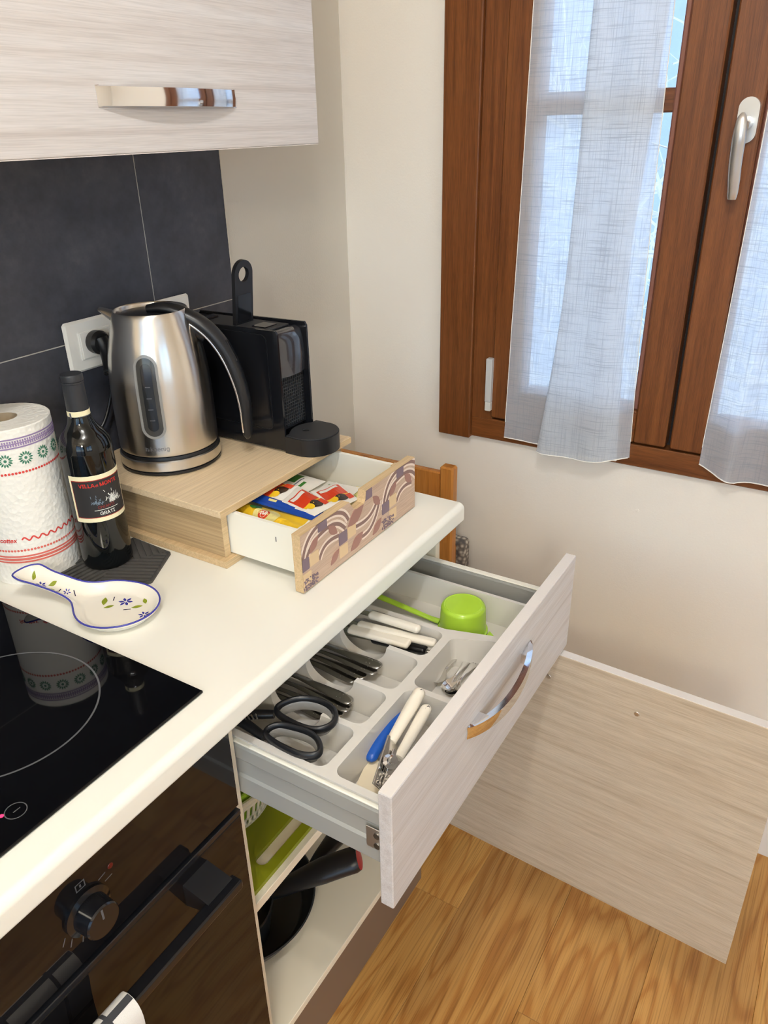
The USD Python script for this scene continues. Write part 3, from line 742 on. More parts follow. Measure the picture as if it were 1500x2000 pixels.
part(drw, 'fixing_screw', [tube([(-0.5818, dy + 0.037, z), (-0.5832, dy + 0.037, z)], 0.0045, 14) for z in (0.867, 0.884)], M['dark_steel'])
for xa, xb in ((cx0 + 0.0165, cx0 + 0.0165 + 0.0045), (cx1 - 0.021, cx1 - 0.0165)):
    part(cab, 'drawer_runner', bx(xa, xb, -0.50, -0.06, 0.84, 0.875, 0.001), M['satin_metal'])
# the door, open
da = math.degrees(0.048)
def door_w(m):
    m = tm(m)
    m.apply_transform(trimesh.transformations.rotation_matrix(-0.048, [0, 0, 1], (-0.013, -0.512, 0)))
    return m
dx = -0.013
door = part(cab, 'door', door_w(bx(dx, dx + 0.018, -1.143, -0.520, 0.246, 0.800, 0.001)), M['laminate_shaded'])
part(door, 'door_edge', door_w(bx(dx + 0.0006, dx + 0.0174, -1.1425, -0.5205, 0.7998, 0.8008, 0.0003)), M['edge_band'])
for (yy, zz) in ((-0.914, 0.735), (-0.751, 0.745)):
    part(door, 'screw_plug', door_w(orient(lathe([(0, 0.0012), (0.004, 0.001), (0.0048, 0)], 16), (dx, yy, zz), (0, -1, 0), (0, 0, 1))), M['satin_metal'])
bm, ft = bow(0, 0.222, 0, 0)
part(door, 'handle', door_w(orient(trimesh.util.concatenate([bm] + ft), (dx + 0.018, -1.10, 0.68), (0, 0, -1), (-1, 0, 0))), M['chrome'], smooth=50, label='chrome bow handle')
for zz in (0.34, 0.70):
    part(door, 'hinge_arm', bx(-0.05, -0.0165, -0.53, -0.49, zz - 0.012, zz + 0.012, 0.003), M['satin_metal'])

# ------------------------------------------------------------------ wall cabinet
wc = thing('wall_cabinet', 'pale wood-grain wall cabinet with a chrome handle above the tiles', 'cabinet', (-0.4, -0.15, 1.62))
wz, wx1, wyf = 1.623, -0.027, -0.300
part(wc, 'carcass', bx(-0.83, wx1 - 0.001, wyf + 0.0185, -0.006, wz + 0.001, 2.30, 0.001), M['white_board'])
wd = part(wc, 'door', bx(-0.830, wx1, wyf, wyf + 0.018, wz, 2.30, 0.0012), M['laminate_x'])
part(wd, 'door_edge', bx(-0.8295, wx1 - 0.0005, wyf + 0.0006, wyf + 0.0174, wz - 0.0008, wz + 0.0002, 0.0003), M['edge_band'])
bm, ft = bow(-0.452, -0.216, wyf, 1.684, 0.0225, 0.015, 0.0)
part(wd, 'handle', [bm] + ft, M['chrome'], smooth=50, label='chrome bow handle')
# ------------------------------------------------------------------ organiser box with its drawer
S = 1.14
org = thing('organiser_box', 'pale oak organiser box with a patterned open drawer on the worktop', 'organiser box', (-0.21, -0.18, H))
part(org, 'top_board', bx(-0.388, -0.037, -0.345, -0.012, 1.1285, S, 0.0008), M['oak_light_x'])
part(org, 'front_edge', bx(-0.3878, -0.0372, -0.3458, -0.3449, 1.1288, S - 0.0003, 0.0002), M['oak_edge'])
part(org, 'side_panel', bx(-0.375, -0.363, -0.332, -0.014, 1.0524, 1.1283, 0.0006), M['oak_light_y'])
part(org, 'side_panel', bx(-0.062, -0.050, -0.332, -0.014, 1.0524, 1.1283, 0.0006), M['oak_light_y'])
part(org, 'panel_edge', bx(-0.3752, -0.3628, -0.3326, -0.3318, 1.0526, 1.1282, 0.0002), M['oak_edge'])
part(org, 'base_board', bx(-0.386, -0.039, -0.343, -0.012, H + 0.0002, 1.0522, 0.0006), M['oak_edge'])
part(org, 'back_panel', bx(-0.3628, -0.0622, -0.020, -0.0145, 1.0524, 1.1283, 0.0004), M['white_side'])
pv0, pv1, py = 1.042, 1.1365, -0.490
pan = Polygon([(-0.385, pv0), (-0.057, pv0), (-0.057, pv1), (-0.213, pv1), (-0.2155, 1.122), (-0.2195, 1.1175), (-0.240, 1.1172), (-0.249, 1.1205), (-0.256, 1.130), (-0.260, pv1), (-0.385, pv1)])
od = part(org, 'drawer', xz(pan, py + 0.0145, 0.0145), M['oak_edge'], smooth=False)
part(od, 'drawer_side', bx(-0.3595, -0.3525, py + 0.0146, -0.10, 1.0535, 1.1265, 0.0005), M['white_side'])
part(od, 'drawer_side', bx(-0.0845, -0.0775, py + 0.0146, -0.10, 1.0535, 1.1265, 0.0005), M['white_side'])
part(od, 'drawer_bottom', bx(-0.3524, -0.0846, py + 0.0146, -0.10, 1.0545, 1.0575, 0.0003), M['white_side'])
part(od, 'drawer_back', bx(-0.3524, -0.0846, -0.107, -0.10, 1.0577, 1.1265, 0.0004), M['white_side'])
part(od, 'wood_dowel', bx(-0.098, -0.0846, py + 0.0146, py + 0.024, 1.058, 1.132, 0.0006), M['oak_edge'])
inner = pan.buffer(-0.0006)
def printed(name, polys, m, k):
    if 'arcs' in name or 'pebbles' in name:
        polys = [union_all(polys)]
    for q in polys:
        u = q.intersection(inner)
        if u.area > 1e-7:
            part(od, name, xz(u, py, 0.0002 * k), m, smooth=False, kind='stuff' if 'pebbles' in name else None)
printed('print_ground', [inner], M['motif_base'], 1)
def arc(pts, w):
    c = spline([(a, b, 0) for a, b in pts], 30)
    return LineString(c[:, :2]).buffer(w / 2, cap_style=2)
def leaf(a, b, w=0.23):
    a, b = np.array(a), np.array(b)
    d = b - a
    n = np.array([-d[1], d[0]]) * w
    t = np.linspace(0, 1, 14)
    up = a + d * t[:, None] + n * np.sin(np.pi * t)[:, None]
    dn = a + d * t[::-1, None] - n * np.sin(np.pi * t)[:, None]
    return Polygon(np.vstack([up, dn]))
def sq(x, z, w=0.0225, h=0.020):
    return sbox(x, z, x + w, z + h).buffer(-0.002).buffer(0.002)
P0 = (-0.39, -0.167)   # the motif repeats
arcs = []
def motif(o, full=True):
    f = lambda pts: [(o + a, b) for a, b in pts]
    return [f([(0.004, 1.082), (0.012, 1.108), (0.028, 1.126), (0.048, 1.134), (0.072, 1.137), (0.100, 1.132), (0.118, 1.120), (0.1255, 1.108)]),
            f([(0.010, 1.080), (0.020, 1.100), (0.036, 1.113), (0.054, 1.118), (0.076, 1.120), (0.098, 1.114), (0.116, 1.098)]),
            f([(0.046, 1.078), (0.056, 1.090), (0.072, 1.096), (0.098, 1.094)])]
swirl = [[(-0.247, 1.088), (-0.224, 1.086), (-0.204, 1.089), (-0.189, 1.098), (-0.179, 1.110)],
         [(-0.228, 1.062), (-0.208, 1.064), (-0.192, 1.075), (-0.181, 1.090), (-0.174, 1.104)]]
lines = motif(P0[0]) + motif(-0.167 + 0.0) + swirl
printed('cream_arcs', [arc(c, 0.0132) for c in lines], M['motif_cream'], 2)
printed('brown_arcs', [arc(c, 0.0060) for c in lines], M['motif_brown'], 3)
printed('tan_square', [sq(x, z) for x, z in ((-0.268, 1.076), (-0.292, 1.053), (-0.367, 1.077), (-0.144, 1.051), (-0.1435, 1.076), (-0.387, 1.052))], M['motif_tan'], 4)
printed('purple_square', [sq(x, z) for x, z in ((-0.343, 1.122), (-0.2925, 1.0755), (-0.391, 1.0765), (-0.1195, 1.120), (-0.1675, 1.0725), (-0.2185, 1.120))], M['motif_purple'], 5)
printed('leaf_motif', [leaf(a, b) for a, b in (((-0.267, 1.097), (-0.222, 1.1165)), ((-0.318, 1.121), (-0.296, 1.100)), ((-0.194, 1.118), (-0.173, 1.097)), ((-0.366, 1.099), (-0.344, 1.119)), ((-0.143, 1.097), (-0.121, 1.116)), ((-0.316, 1.054), (-0.293, 1.072)), ((-0.093, 1.118), (-0.070, 1.096)), ((-0.197, 1.050), (-0.170, 1.070)), ((-0.262, 1.052), (-0.226, 1.070)))], M['motif_red'], 6)
dots = []
for k in range(70):
    x, z = nrg.uniform(0, 0.036), nrg.uniform(0, 0.018)
    dots.append((Point(-0.386 + x, 1.0445 + z), Point(-0.168 + x, 1.0445 + z)))
printed('pebbles', [p.buffer(0.0012, 4) for a in dots for p in a], M['motif_purple'], 7)
part(od, 'pencil_mark', bx(-0.3598, -0.3595, -0.425, -0.4235, 1.098, 1.106, 0), M['print_grey'])

# packets in that drawer
def packet(label, cs, th, base, prints, cat='packet', name='food_packet', grp=None):
    """cs: four corners (x, y, z) in turn; prints: (material, polygon in 0..1 x 0..1)."""
    c = [np.array(q, float) for q in cs]
    def at(u, v):
        return c[0] * (1 - u) * (1 - v) + c[1] * u * (1 - v) + c[2] * u * v + c[3] * (1 - u) * v
    nrm = np.cross(c[1] - c[0], c[3] - c[0]); nrm /= np.linalg.norm(nrm)
    if nrm[2] < 0: nrm = -nrm
    n = 12
    g = np.linspace(0, 1, n)
    bul = lambda u, v: th * (0.12 + 0.88 * (4 * u * (1 - u)) ** 0.5 * (4 * v * (1 - v)) ** 0.5) * (1 + 0.35 * math.sin(9 * u + 5 * v))
    top = np.array([[at(u, v) + nrm * bul(u, v) for u in g] for v in g]).reshape(-1, 3)
    bot = np.array([[at(u, v) for u in g] for v in g]).reshape(-1, 3)
    f = []
    for i in range(n - 1):
        for j in range(n - 1):
            q = i * n + j
            f += [[q, q + 1, q + n + 1], [q, q + n + 1, q + n]]
    f = np.array(f)
    per = [j for j in range(n)] + [i * n + n - 1 for i in range(1, n)] + [(n - 1) * n + j for j in range(n - 2, -1, -1)] + [i * n for i in range(n - 2, 0, -1)]
    side = []
    for a, b in zip(per, per[1:] + per[:1]):
        side += [[a, n * n + a, n * n + b], [a, n * n + b, b]]
    m = trimesh.Trimesh(np.vstack([top, bot]), np.vstack([f, f[:, ::-1] + n * n, side]), process=False)
    m.fix_normals()
    T = thing(name, label, cat, tuple(np.mean(c, 0)), group=grp)
    part(T, 'wrapper', m, M[base], smooth=40)
    for k, (mm, poly) in enumerate(prints):
        pm = extr(poly, 0.01)
        v, ff = trimesh.remesh.subdivide_to_size(pm.vertices, pm.faces, 0.14, max_iter=8)
        w = np.array([at(p[0], p[1]) + nrm * (bul(p[0], p[1]) + 0.0003 + 0.00012 * k + (0.0001 if p[2] > 0.005 else 0)) for p in v])
        part(T, 'print', trimesh.Trimesh(w, ff, process=False), M[mm], smooth=False)
B = sbox
blob = lambda x, y, a, b: affinity.scale(Point(x, y).buffer(1, 12), a, b)
soup = lambda t=0: [('pack_red', B(0.08, 0.16, 0.92, 0.62)), ('pack_yellow', B(0.1, 0.62, 0.9, 0.70)), ('pack_dark', blob(0.55, 0.74, 0.26, 0.13)), ('pack_yellow', blob(0.30, 0.72, 0.12, 0.1)), ('pack_white', B(0.14, 0.2, 0.8, 0.3)), ('pack_red', B(0.74, 0.66, 0.94, 0.88))]
packet('yellow sweets bag lying along the white drawer side', [(-0.349, -0.262, 1.104), (-0.302, -0.262, 1.112), (-0.298, -0.458, 1.110), (-0.349, -0.458, 1.102)], 0.009, 'pack_yellow',
       [('pack_dark', B(0.0, 0.0, 1.0, 0.3)), ('pack_yellow', blob(0.6, 0.35, 0.3, 0.1)), ('pack_lemon', blob(0.5, 0.6, 0.36, 0.12)), ('pack_red', blob(0.5, 0.58, 0.2, 0.05)), ('pack_white', blob(0.5, 0.58, 0.14, 0.03)), ('pack_yellow', blob(0.3, 0.8, 0.25, 0.08)), ('pack_green', blob(0.75, 0.45, 0.16, 0.05)), ('pack_white', B(0.1, 0.93, 0.9, 1.0))])
packet('dark blue packet with a white word, between yellow bag and red soups', [(-0.296, -0.262, 1.116), (-0.270, -0.262, 1.118), (-0.272, -0.462, 1.114), (-0.300, -0.464, 1.112)], 0.004, 'pack_blue',
       [('pack_white', B(0.35, 0.72, 0.62, 0.84)), ('pack_lemon', B(0.4, 0.45, 0.55, 0.53))])
packet('red soup sachet, mostly in shade under the oak board', [(-0.285, -0.300, 1.117), (-0.224, -0.295, 1.119), (-0.222, -0.368, 1.119), (-0.287, -0.374, 1.117)], 0.004, 'pack_white', soup())
packet('red soup sachet with a white frame lying over the blue packet', [(-0.284, -0.376, 1.119), (-0.226, -0.366, 1.121), (-0.250, -0.456, 1.119), (-0.292, -0.447, 1.116)], 0.004, 'pack_white', soup())
packet('orange-red soup sachet nearest the grip notch', [(-0.228, -0.392, 1.118), (-0.176, -0.408, 1.118), (-0.208, -0.473, 1.115), (-0.262, -0.462, 1.117)], 0.004, 'pack_white', soup())
packet('white sachet with a dark green block, lying behind the red ones', [(-0.215, -0.305, 1.108), (-0.160, -0.310, 1.108), (-0.168, -0.380, 1.110), (-0.222, -0.378, 1.110)], 0.003, 'pack_white', [('pack_green', B(0.35, 0.12, 0.85, 0.42)), ('pack_green', B(0.1, 0.62, 0.5, 0.72)), ('ink_grey', B(0.2, 0.48, 0.7, 0.52))])
packet('white sachet with a pale green bar beside the bare drawer wall', [(-0.214, -0.384, 1.106), (-0.158, -0.378, 1.106), (-0.150, -0.440, 1.104), (-0.214, -0.446, 1.104)], 0.003, 'pack_white', [('pack_green', B(0.3, 0.15, 0.75, 0.40))])
packet('pale yellow sachet peeping through the grip notch', [(-0.205, -0.436, 1.100), (-0.140, -0.424, 1.100), (-0.150, -0.474, 1.098), (-0.222, -0.474, 1.098)], 0.003, 'pack_lemon', [('pack_cream', B(0.2, 0.5, 0.8, 0.8)), ('pack_green', B(0.3, 0.2, 0.5, 0.4))])
packet('green and white sachet deepest under the oak board', [(-0.270, -0.235, 1.104), (-0.180, -0.235, 1.104), (-0.180, -0.310, 1.106), (-0.270, -0.305, 1.106)], 0.003, 'pack_white', [('pack_green', B(0.55, 0.55, 0.85, 0.9)), ('pack_green', B(0.1, 0.2, 0.4, 0.5))])

# ------------------------------------------------------------------ kettle
KX, KY = -0.268, -0.128
ket = thing('electric_kettle', 'brushed steel electric kettle with a black arched handle on the oak board', 'kettle', (KX, KY, S))
part(ket, 'power_base', lathe([(0, 0), (0.080, 0), (0.0835, 0.003), (0.0835, 0.006), (0.080, 0.0065), (0, 0.0065)], 72, (KX, KY, S + 0.0002)), M['black_plastic'])
part(ket, 'base_band', lathe([(0.0, 0.007), (0.082, 0.007), (0.0838, 0.009), (0.0836, 0.024), (0.0815, 0.0255), (0, 0.0255)], 72, (KX, KY, S)), M['brushed'])
part(ket, 'black_ring', lathe([(0, 0.0255), (0.0805, 0.0255), (0.0815, 0.028), (0.0808, 0.032), (0, 0.032)], 72, (KX, KY, S)), M['black_plastic'])
zk = np.array([0.0325, 0.035, 0.07, 0.11, 0.15, 0.18, 0.205, 0.225, 0.240, 0.250, 0.254])
rk = np.array([0.0795, 0.0812, 0.0816, 0.0814, 0.0800, 0.0768, 0.0722, 0.0668, 0.0622, 0.0592, 0.0578])
from scipy.interpolate import PchipInterpolator
kr = PchipInterpolator(zk, rk)
zz = np.r_[np.linspace(0.0325, 0.035, 3), np.linspace(0.04, 0.254, 60)]
part(ket, 'body', lathe([(0, 0.0325)] + [(float(kr(z)), z) for z in zz] + [(0.0565, 0.2555), (0.054, 0.2535), (0.053, 0.245), (0, 0.245)], 96, (KX, KY, S)), M['brushed'], smooth=45)
part(ket, 'lid', lathe([(0, 0.2452), (0.0525, 0.2452), (0.0525, 0.2478), (0.049, 0.2495), (0, 0.2505)], 64, (KX, KY, S)), M['black_plastic'])
HD = np.array([0.52, -0.854, 0.0])
HP = np.array([-0.854, -0.52, 0.0])
K0 = np.array([KX, KY, S])
def kpt(d, z, p=0.0):
    return K0 + HD * d + HP * p + np.array([0, 0, z])
hs = [(-0.004, 0.255, 0.006, 0.010), (0.020, 0.2565, 0.0085, 0.0135), (0.045, 0.249, 0.0105, 0.0155), (0.078, 0.230, 0.0125, 0.0165), (0.106, 0.197, 0.0130, 0.0165), (0.125, 0.151, 0.0125, 0.016), (0.1345, 0.100, 0.0112, 0.015), (0.1350, 0.050, 0.0092, 0.0135), (0.1345, 0.036, 0.0072, 0.011), (0.1343, 0.0335, 0.003, 0.006)]
hsp = spline([(a, b, 0) for a, b, c, d in hs], 44)
tq_ = np.r_[0, np.cumsum(np.linalg.norm(np.diff(np.array(hs)[:, :2], axis=0), axis=1))]
hk = np.interp(np.linspace(0, tq_[-1], 44), tq_, [h[2] for h in hs])
wk = np.interp(np.linspace(0, tq_[-1], 44), tq_, [h[3] for h in hs])
handle = part(ket, 'handle', tube([kpt(a, b) for a, b, _ in hsp], wk, 24, up=tuple(HD * 0.7 + np.array([0, 0, 0.7])), aspect=hk / wk), M['black_plastic'], smooth=50)
dt = np.gradient(hsp[:, :2], axis=0); dt /= np.linalg.norm(dt, axis=1, keepdims=True)
inn = np.c_[dt[:, 1], -dt[:, 0]]
inn *= np.sign(-inn[:, :1] * 0 + 1)
tr = []
for sgn in (1, -1):
    tr.append(tube([kpt(hsp[i, 0] + inn[i, 0] * hk[i] * 0.62, hsp[i, 1] + inn[i, 1] * hk[i] * 0.62, sgn * wk[i] * 0.80) for i in range(6, 42)], 0.0019, 8))
part(handle, 'chrome_line', tr, M['chrome'], smooth=60)
part(handle, 'switch_mark', tube([kpt(0.116, 0.204, 0.006), kpt(0.130, 0.170, 0.006)], 0.002, 8), M['black_gloss'])
part(ket, 'handle_mount', tube([kpt(0.045, 0.232), kpt(0.066, 0.226), kpt(0.086, 0.214)], [0.012, 0.0125, 0.012], 16, up=(0, 0, 1), aspect=1.3), M['black_plastic'])
sp0, sp1 = kpt(-0.046, 0.232), kpt(-0.080, 0.2505)
sps = []
for t in np.linspace(0, 1, 8):
    c = kpt(-0.044 - 0.036 * t, 0.2385 + 0.0105 * t)
    w = 0.024 * (1 - 0.62 * t)
    hgt = 0.026 * (1 - 0.75 * t)
    sps.append([c + HP * w * math.cos(a) + np.array([0, 0, 0.012 - hgt / 2 * (1 - math.sin(a)) - 0.002]) for a in np.linspace(0, 2 * math.pi, 16, endpoint=False)])
part(ket, 'spout', band(sps), M['brushed'], smooth=60)
ka = -147.0
krw = lambda z: kr(np.clip(z - S, 0.0325, 0.254))
oval = lambda w, h: LineString([(0, -h), (0, h)]).buffer(w, 24)
wf = part(ket, 'water_gauge', wrap(extr(oval(0.0190, 0.0480).difference(oval(0.0150, 0.0480)), 0.0018), KX, KY, krw, ka, S + 0.133, 0.0002), M['clear_grey'], smooth=40)
part(wf, 'gauge_glass', wrap(extr(oval(0.0150, 0.0480), 0.0005), KX, KY, krw, ka, S + 0.133, 0.0003), M['gauge_tint'], smooth=40)
part(wf, 'gauge_slot', wrap(extr(oval(0.0085, 0.0455), 0.0004), KX, KY, krw, ka, S + 0.133, 0.0009), M['window_dark'], smooth=40)
part(wf, 'level_marks', [wrap(extr(sbox(-0.004, y - 0.0005, 0.004, y + 0.0005), 0.0002), KX, KY, krw, ka, S + 0.133, 0.0014) for y in (-0.036, -0.018, 0.0, 0.018)], M['ink_grey'])
part(ket, 'printed_name', wrap(text('h.koenig', 0.0072, depth=0.0002), KX, KY, krw, ka, S + 0.0445, 0.0002, 0.003), M['ink_grey'], smooth=False)

# ------------------------------------------------------------------ coffee machine
cm = thing('coffee_machine', 'slim black capsule coffee machine with its lever raised', 'coffee machine', (-0.115, -0.17, S))
a0, a1, f0, b0, t0 = -0.157, -0.074, -0.290, -0.035, 1.352
sidep = Polygon([(f0, S + 0.004), (b0 - 0.004, S + 0.004), (b0, S + 0.02), (b0 - 0.002, t0 - 0.03), (b0 - 0.012, t0 - 0.004), (f0 + 0.004, t0), (f0, t0 - 0.006)]).buffer(0.003).buffer(-0.003)
part(cm, 'body', bx(a0 + 0.0045, a1 - 0.0045, f0 + 0.018, b0 - 0.003, S + 0.002, t0 - 0.008, 0.003), M['black_plastic'])
for x in (a0, a1 - 0.004):
    sp_ = part(cm, 'side_panel', yz(sidep, x, 0.004), M['black_gloss'], smooth=25)
    inset = sbox(f0 + 0.035, S + 0.05, b0 - 0.03, t0 - 0.02).buffer(0.012).difference(sbox(f0 + 0.035, S + 0.05, b0 - 0.03, t0 - 0.02).buffer(0.0105))
    part(sp_, 'panel_line', yz(inset, x - 0.0006 if x == a0 else x + 0.004, 0.0006), M['black_plastic'], smooth=False)
vis = [(f0 + 0.02, 1.272), (f0 + 0.001, 1.270), (f0 - 0.001, 1.30), (f0 + 0.001, 1.325), (f0 + 0.006, 1.340), (f0 + 0.016, 1.345), (f0 + 0.03, 1.344), (f0 + 0.03, 1.272)]
vsm = []
for x in np.linspace(a0 + 0.0045, a1 - 0.0045, 14):
    u = (x - a0 - 0.0045) / (a1 - a0 - 0.009)
    d = 0.007 * (2 * u - 1) ** 2
    vsm.append([[x, y + (d if y < f0 + 0.018 else 0), z] for y, z in vis])
part(cm, 'visor', band(vsm), M['black_visor'], smooth=50)
part(cm, 'recess_wall', bx(a0 + 0.0045, a1 - 0.0045, f0 + 0.012, f0 + 0.018, S + 0.035, 1.271, 0.0005), M['black_plastic'])
gr = []
for k in range(12):
    gr.append(bx(a0 + 0.006 + k * 0.0055, a0 + 0.0072 + k * 0.0055, f0 + 0.0095, f0 + 0.012, S + 0.04, 1.268, 0.0002))
for k in range(15):
    gr.append(bx(a0 + 0.006, a1 - 0.010, f0 + 0.0097, f0 + 0.012, S + 0.044 + k * 0.0058, S + 0.0453 + k * 0.0058, 0.0002))
part(cm, 'grille', gr, M['black_rough'], smooth=False, kind='stuff')
tray = union_all([sbox(-0.158, -0.325, -0.066, f0), affinity.scale(Point(-0.112, -0.320).buffer(0.046, 32), 1, 0.92)])
part(cm, 'drip_tray', extr(tray, 0.030, (0, 0, S + 0.0005)), M['black_plastic'], smooth=40)
part(cm, 'drip_grid', extr(tray.buffer(-0.0016).difference(Point(-0.118, -0.306).buffer(0.006)), 0.0022, (0, 0, S + 0.0305)), M['black_rough'], smooth=40)
part(cm, 'top_channel', bx(a0 + 0.009, a1 - 0.009, f0 + 0.032, b0 - 0.05, t0 - 0.008, t0 - 0.005, 0.001), M['black_rough'])
part(cm, 'capsule_slot', bx(-0.131, -0.099, f0 + 0.045, f0 + 0.075, t0 - 0.005, t0 - 0.0035, 0.0008), M['black_gloss'])
part(cm, 'button', bx(-0.129, -0.101, -0.115, -0.095, t0 - 0.005, t0 - 0.002, 0.0012), M['black_gloss'])
lp = sbox(-0.0225, 0, 0.0225, 0.085).union(Point(0, 0.085).buffer(0.0225, 24)).difference(Point(0, 0.084).buffer(0.0125, 24))
lever = part(cm, 'lever', orient(extr(lp, 0.007), (-0.1165, -0.181, t0 - 0.006), (1, 0, 0), (0, -0.10, 1)), M['black_plastic'], smooth=40)
part(lever, 'lever_inset', orient(extr(sbox(-0.0165, 0.004, 0.0165, 0.050), 0.0006), (-0.1165, -0.1882, t0 - 0.0053), (1, 0, 0), (0, -0.10, 1)), M['black_gloss'], smooth=False)

# ------------------------------------------------------------------ sockets and plug
def socket_plate(x0, x1, label):
    s = thing('wall_socket', label, 'socket', ((x0 + x1) / 2, 0, 1.333))
    part(s, 'cover_plate', bx(x0, x1, -0.013, -0.0042, 1.291, 1.374, 0.004), M['white_plastic'])
    fr = part(s, 'module_frame', bx(x0 + 0.022, x1 - 0.022, -0.0155, -0.0131, 1.310, 1.356, 0.001), M['white_plastic'])
    n = 2
    w = (x1 - x0 - 0.048) / n
    for k in range(n):
        part(fr, 'module', bx(x0 + 0.024 + k * w + 0.0006, x0 + 0.024 + (k + 1) * w - 0.0006, -0.0172, -0.0156, 1.312, 1.354, 0.0008), M['white_plastic'])
    return s
socket_plate(-0.348, -0.226, 'white wall socket plate holding the black plug')
socket_plate(-0.188, -0.066, 'white wall socket plate without a plug, above the kettle lid')
plug = thing('power_plug', 'black angled power plug with its cord in the wall socket', 'plug', (-0.300, -0.02, 1.333))
part(plug, 'plug_body', orient(lathe([(0, 0), (0.0185, 0), (0.0195, 0.004), (0.0195, 0.014), (0.016, 0.020), (0, 0.021)], 32), (-0.297, -0.0173, 1.336), (1, 0, 0), (0, 0, 1)), M['black_plastic'])
part(plug, 'plug_neck', tube(spline([(-0.297, -0.032, 1.343), (-0.296, -0.038, 1.325), (-0.295, -0.037, 1.306), (-0.295, -0.036, 1.292)], 16), np.linspace(0.012, 0.0072, 16), 18), M['black_plastic'])
part(plug, 'strain_ridges', [tube([(-0.295, -0.036, z), (-0.295, -0.036, z - 0.0022)], 0.0082, 16) for z in (1.293, 1.2885, 1.284)], M['black_plastic'])
part(plug, 'cord', tube(spline([(-0.295, -0.036, 1.288), (-0.294, -0.035, 1.262), (-0.301, -0.032, 1.235), (-0.322, -0.030, 1.20), (-0.362, -0.026, 1.172), (-0.396, -0.024, 1.135), (-0.4025, -0.026, 1.09), (-0.4035, -0.032, 1.055), (-0.404, -0.055, 1.0438), (-0.406, -0.075, 1.0436)], 60), 0.003, 10), M['black_plastic'])

# ------------------------------------------------------------------ wine bottle on its trivet
tri = thing('trivet', 'dark grey hexagonal ribbed trivet under the wine bottle', 'trivet', (-0.469, -0.184, H))
tc_ = np.array([-0.469, -0.184])
hexa = Polygon([tuple(tc_ + 0.089 * np.array([math.cos(math.radians(-33 + 60 * k)), math.sin(math.radians(-33 + 60 * k))])) for k in range(6)]).buffer(-0.006).buffer(0.006)
part(tri, 'mat', extr(hexa, 0.0035, (0, 0, H + 0.0002)), M['dark_rubber'], smooth=40)
ribs = []
for k in range(6):
    a_ = -33 + 60 * k
    wedge = Polygon([tuple(tc_)] + [tuple(tc_ + 0.10 * np.array([math.cos(math.radians(a_ + q)), math.sin(math.radians(a_ + q))])) for q in (0, 60)])
    lines_ = [affinity.rotate(sbox(tc_[0] - 0.1, tc_[1] + y - 0.0029, tc_[0] + 0.1, tc_[1] + y + 0.0029), a_ + (30 if k % 2 else 90), origin=tuple(tc_)) for y in np.arange(-0.084, 0.085, 0.0098)]
    ribs.append(union_all(lines_).intersection(wedge).intersection(hexa.buffer(-0.003)))
part(tri, 'ribs', [extr(r_, 0.0034, (0, 0, H + 0.0028)) for r_ in ribs], M['dark_rubber'], smooth=False)
BX, BY, BZ = -0.462, -0.166, H + 0.0063
bot = thing('wine_bottle', 'dark wine bottle with a black label and black capsule', 'bottle', (BX, BY, BZ))
bp = [(0, 0.004), (0.025, 0.0005), (0.034, 0.0), (0.0368, 0.003), (0.0375, 0.008), (0.0375, 0.188)]
bp += [tuple(q) for q in spline([(0.0375, 0.188, 0), (0.0366, 0.197, 0), (0.0336, 0.206, 0), (0.0283, 0.2145, 0), (0.0226, 0.2215, 0), (0.0183, 0.2295, 0), (0.0160, 0.239, 0)], 26)[1:, :2]]
bp += [(0.0148, 0.25), (0.0143, 0.285), (0.0143, 0.297), (0, 0.297)]
part(bot, 'glass_body', lathe(bp, 80, (BX, BY, BZ)), M['wine_glass'], smooth=40)
part(bot, 'capsule', lathe([(0.0149, 0.2475), (0.0153, 0.2475), (0.0148, 0.286), (0.0156, 0.2865), (0.0157, 0.289), (0.0150, 0.2895), (0.0157, 0.290), (0.0157, 0.297), (0.0145, 0.2995), (0, 0.2998)], 48, (BX, BY, BZ)), M['foil'], smooth=30)
nb = lambda w, h: sbox(-w / 2, -h / 2, w / 2, h / 2)
sl_ = part(bot, 'neck_seal', wrap(extr(nb(0.058, 0.0185), 0.0003), BX, BY, 0.0153, -100, BZ + 0.2385, 0.0003, 0.003), M['label_cream'], smooth=60)
part(sl_, 'seal_print', [wrap(extr(sbox(x, y, x + w, y + 0.0011), 0.0001), BX, BY, 0.0153, -100, BZ + 0.2385, 0.0007, 0.003) for x, y, w in ((-0.007, 0.001, 0.016), (-0.007, -0.0015, 0.018), (-0.007, -0.004, 0.014), (-0.0145, -0.004, 0.005), (-0.0145, -0.001, 0.005))] + [wrap(extr(nb(0.003, 0.015), 0.0001), BX, BY, 0.0153, -172, BZ + 0.2385, 0.0007, 0.003)], M['ink_grey'])
LA, LZ = -113.0, BZ + 0.1205
lab = part(bot, 'label', wrap(extr(nb(0.0905, 0.074), 0.0002), BX, BY, 0.0375, LA, LZ, 0.0002, 0.004), M['label_cream'], smooth=60)
part(lab, 'label_line', wrap(extr(nb(0.0825, 0.0600), 0.0001), BX, BY, 0.0375, LA, LZ, 0.0005, 0.004), M['ink_maroon'], smooth=60)
part(lab, 'label_field', wrap(extr(nb(0.0800, 0.0575), 0.0001), BX, BY, 0.0375, LA, LZ, 0.0007, 0.004), M['label_black'], smooth=60)
def ltext(s, h, y, m, x=0.0, bold=False):
    t = text(s, h, bold, 0.0001)
    t.apply_translation([x, y, 0])
    part(lab, 'lettering', wrap(t, BX, BY, 0.0375, LA, LZ, 0.0009, 0.003), m, smooth=False)
ltext('VILLA', 0.0056, 0.0195, M['ink_red'], -0.0185, True)
ltext('di', 0.0036, 0.0195, M['ink_red'], -0.0045, True)
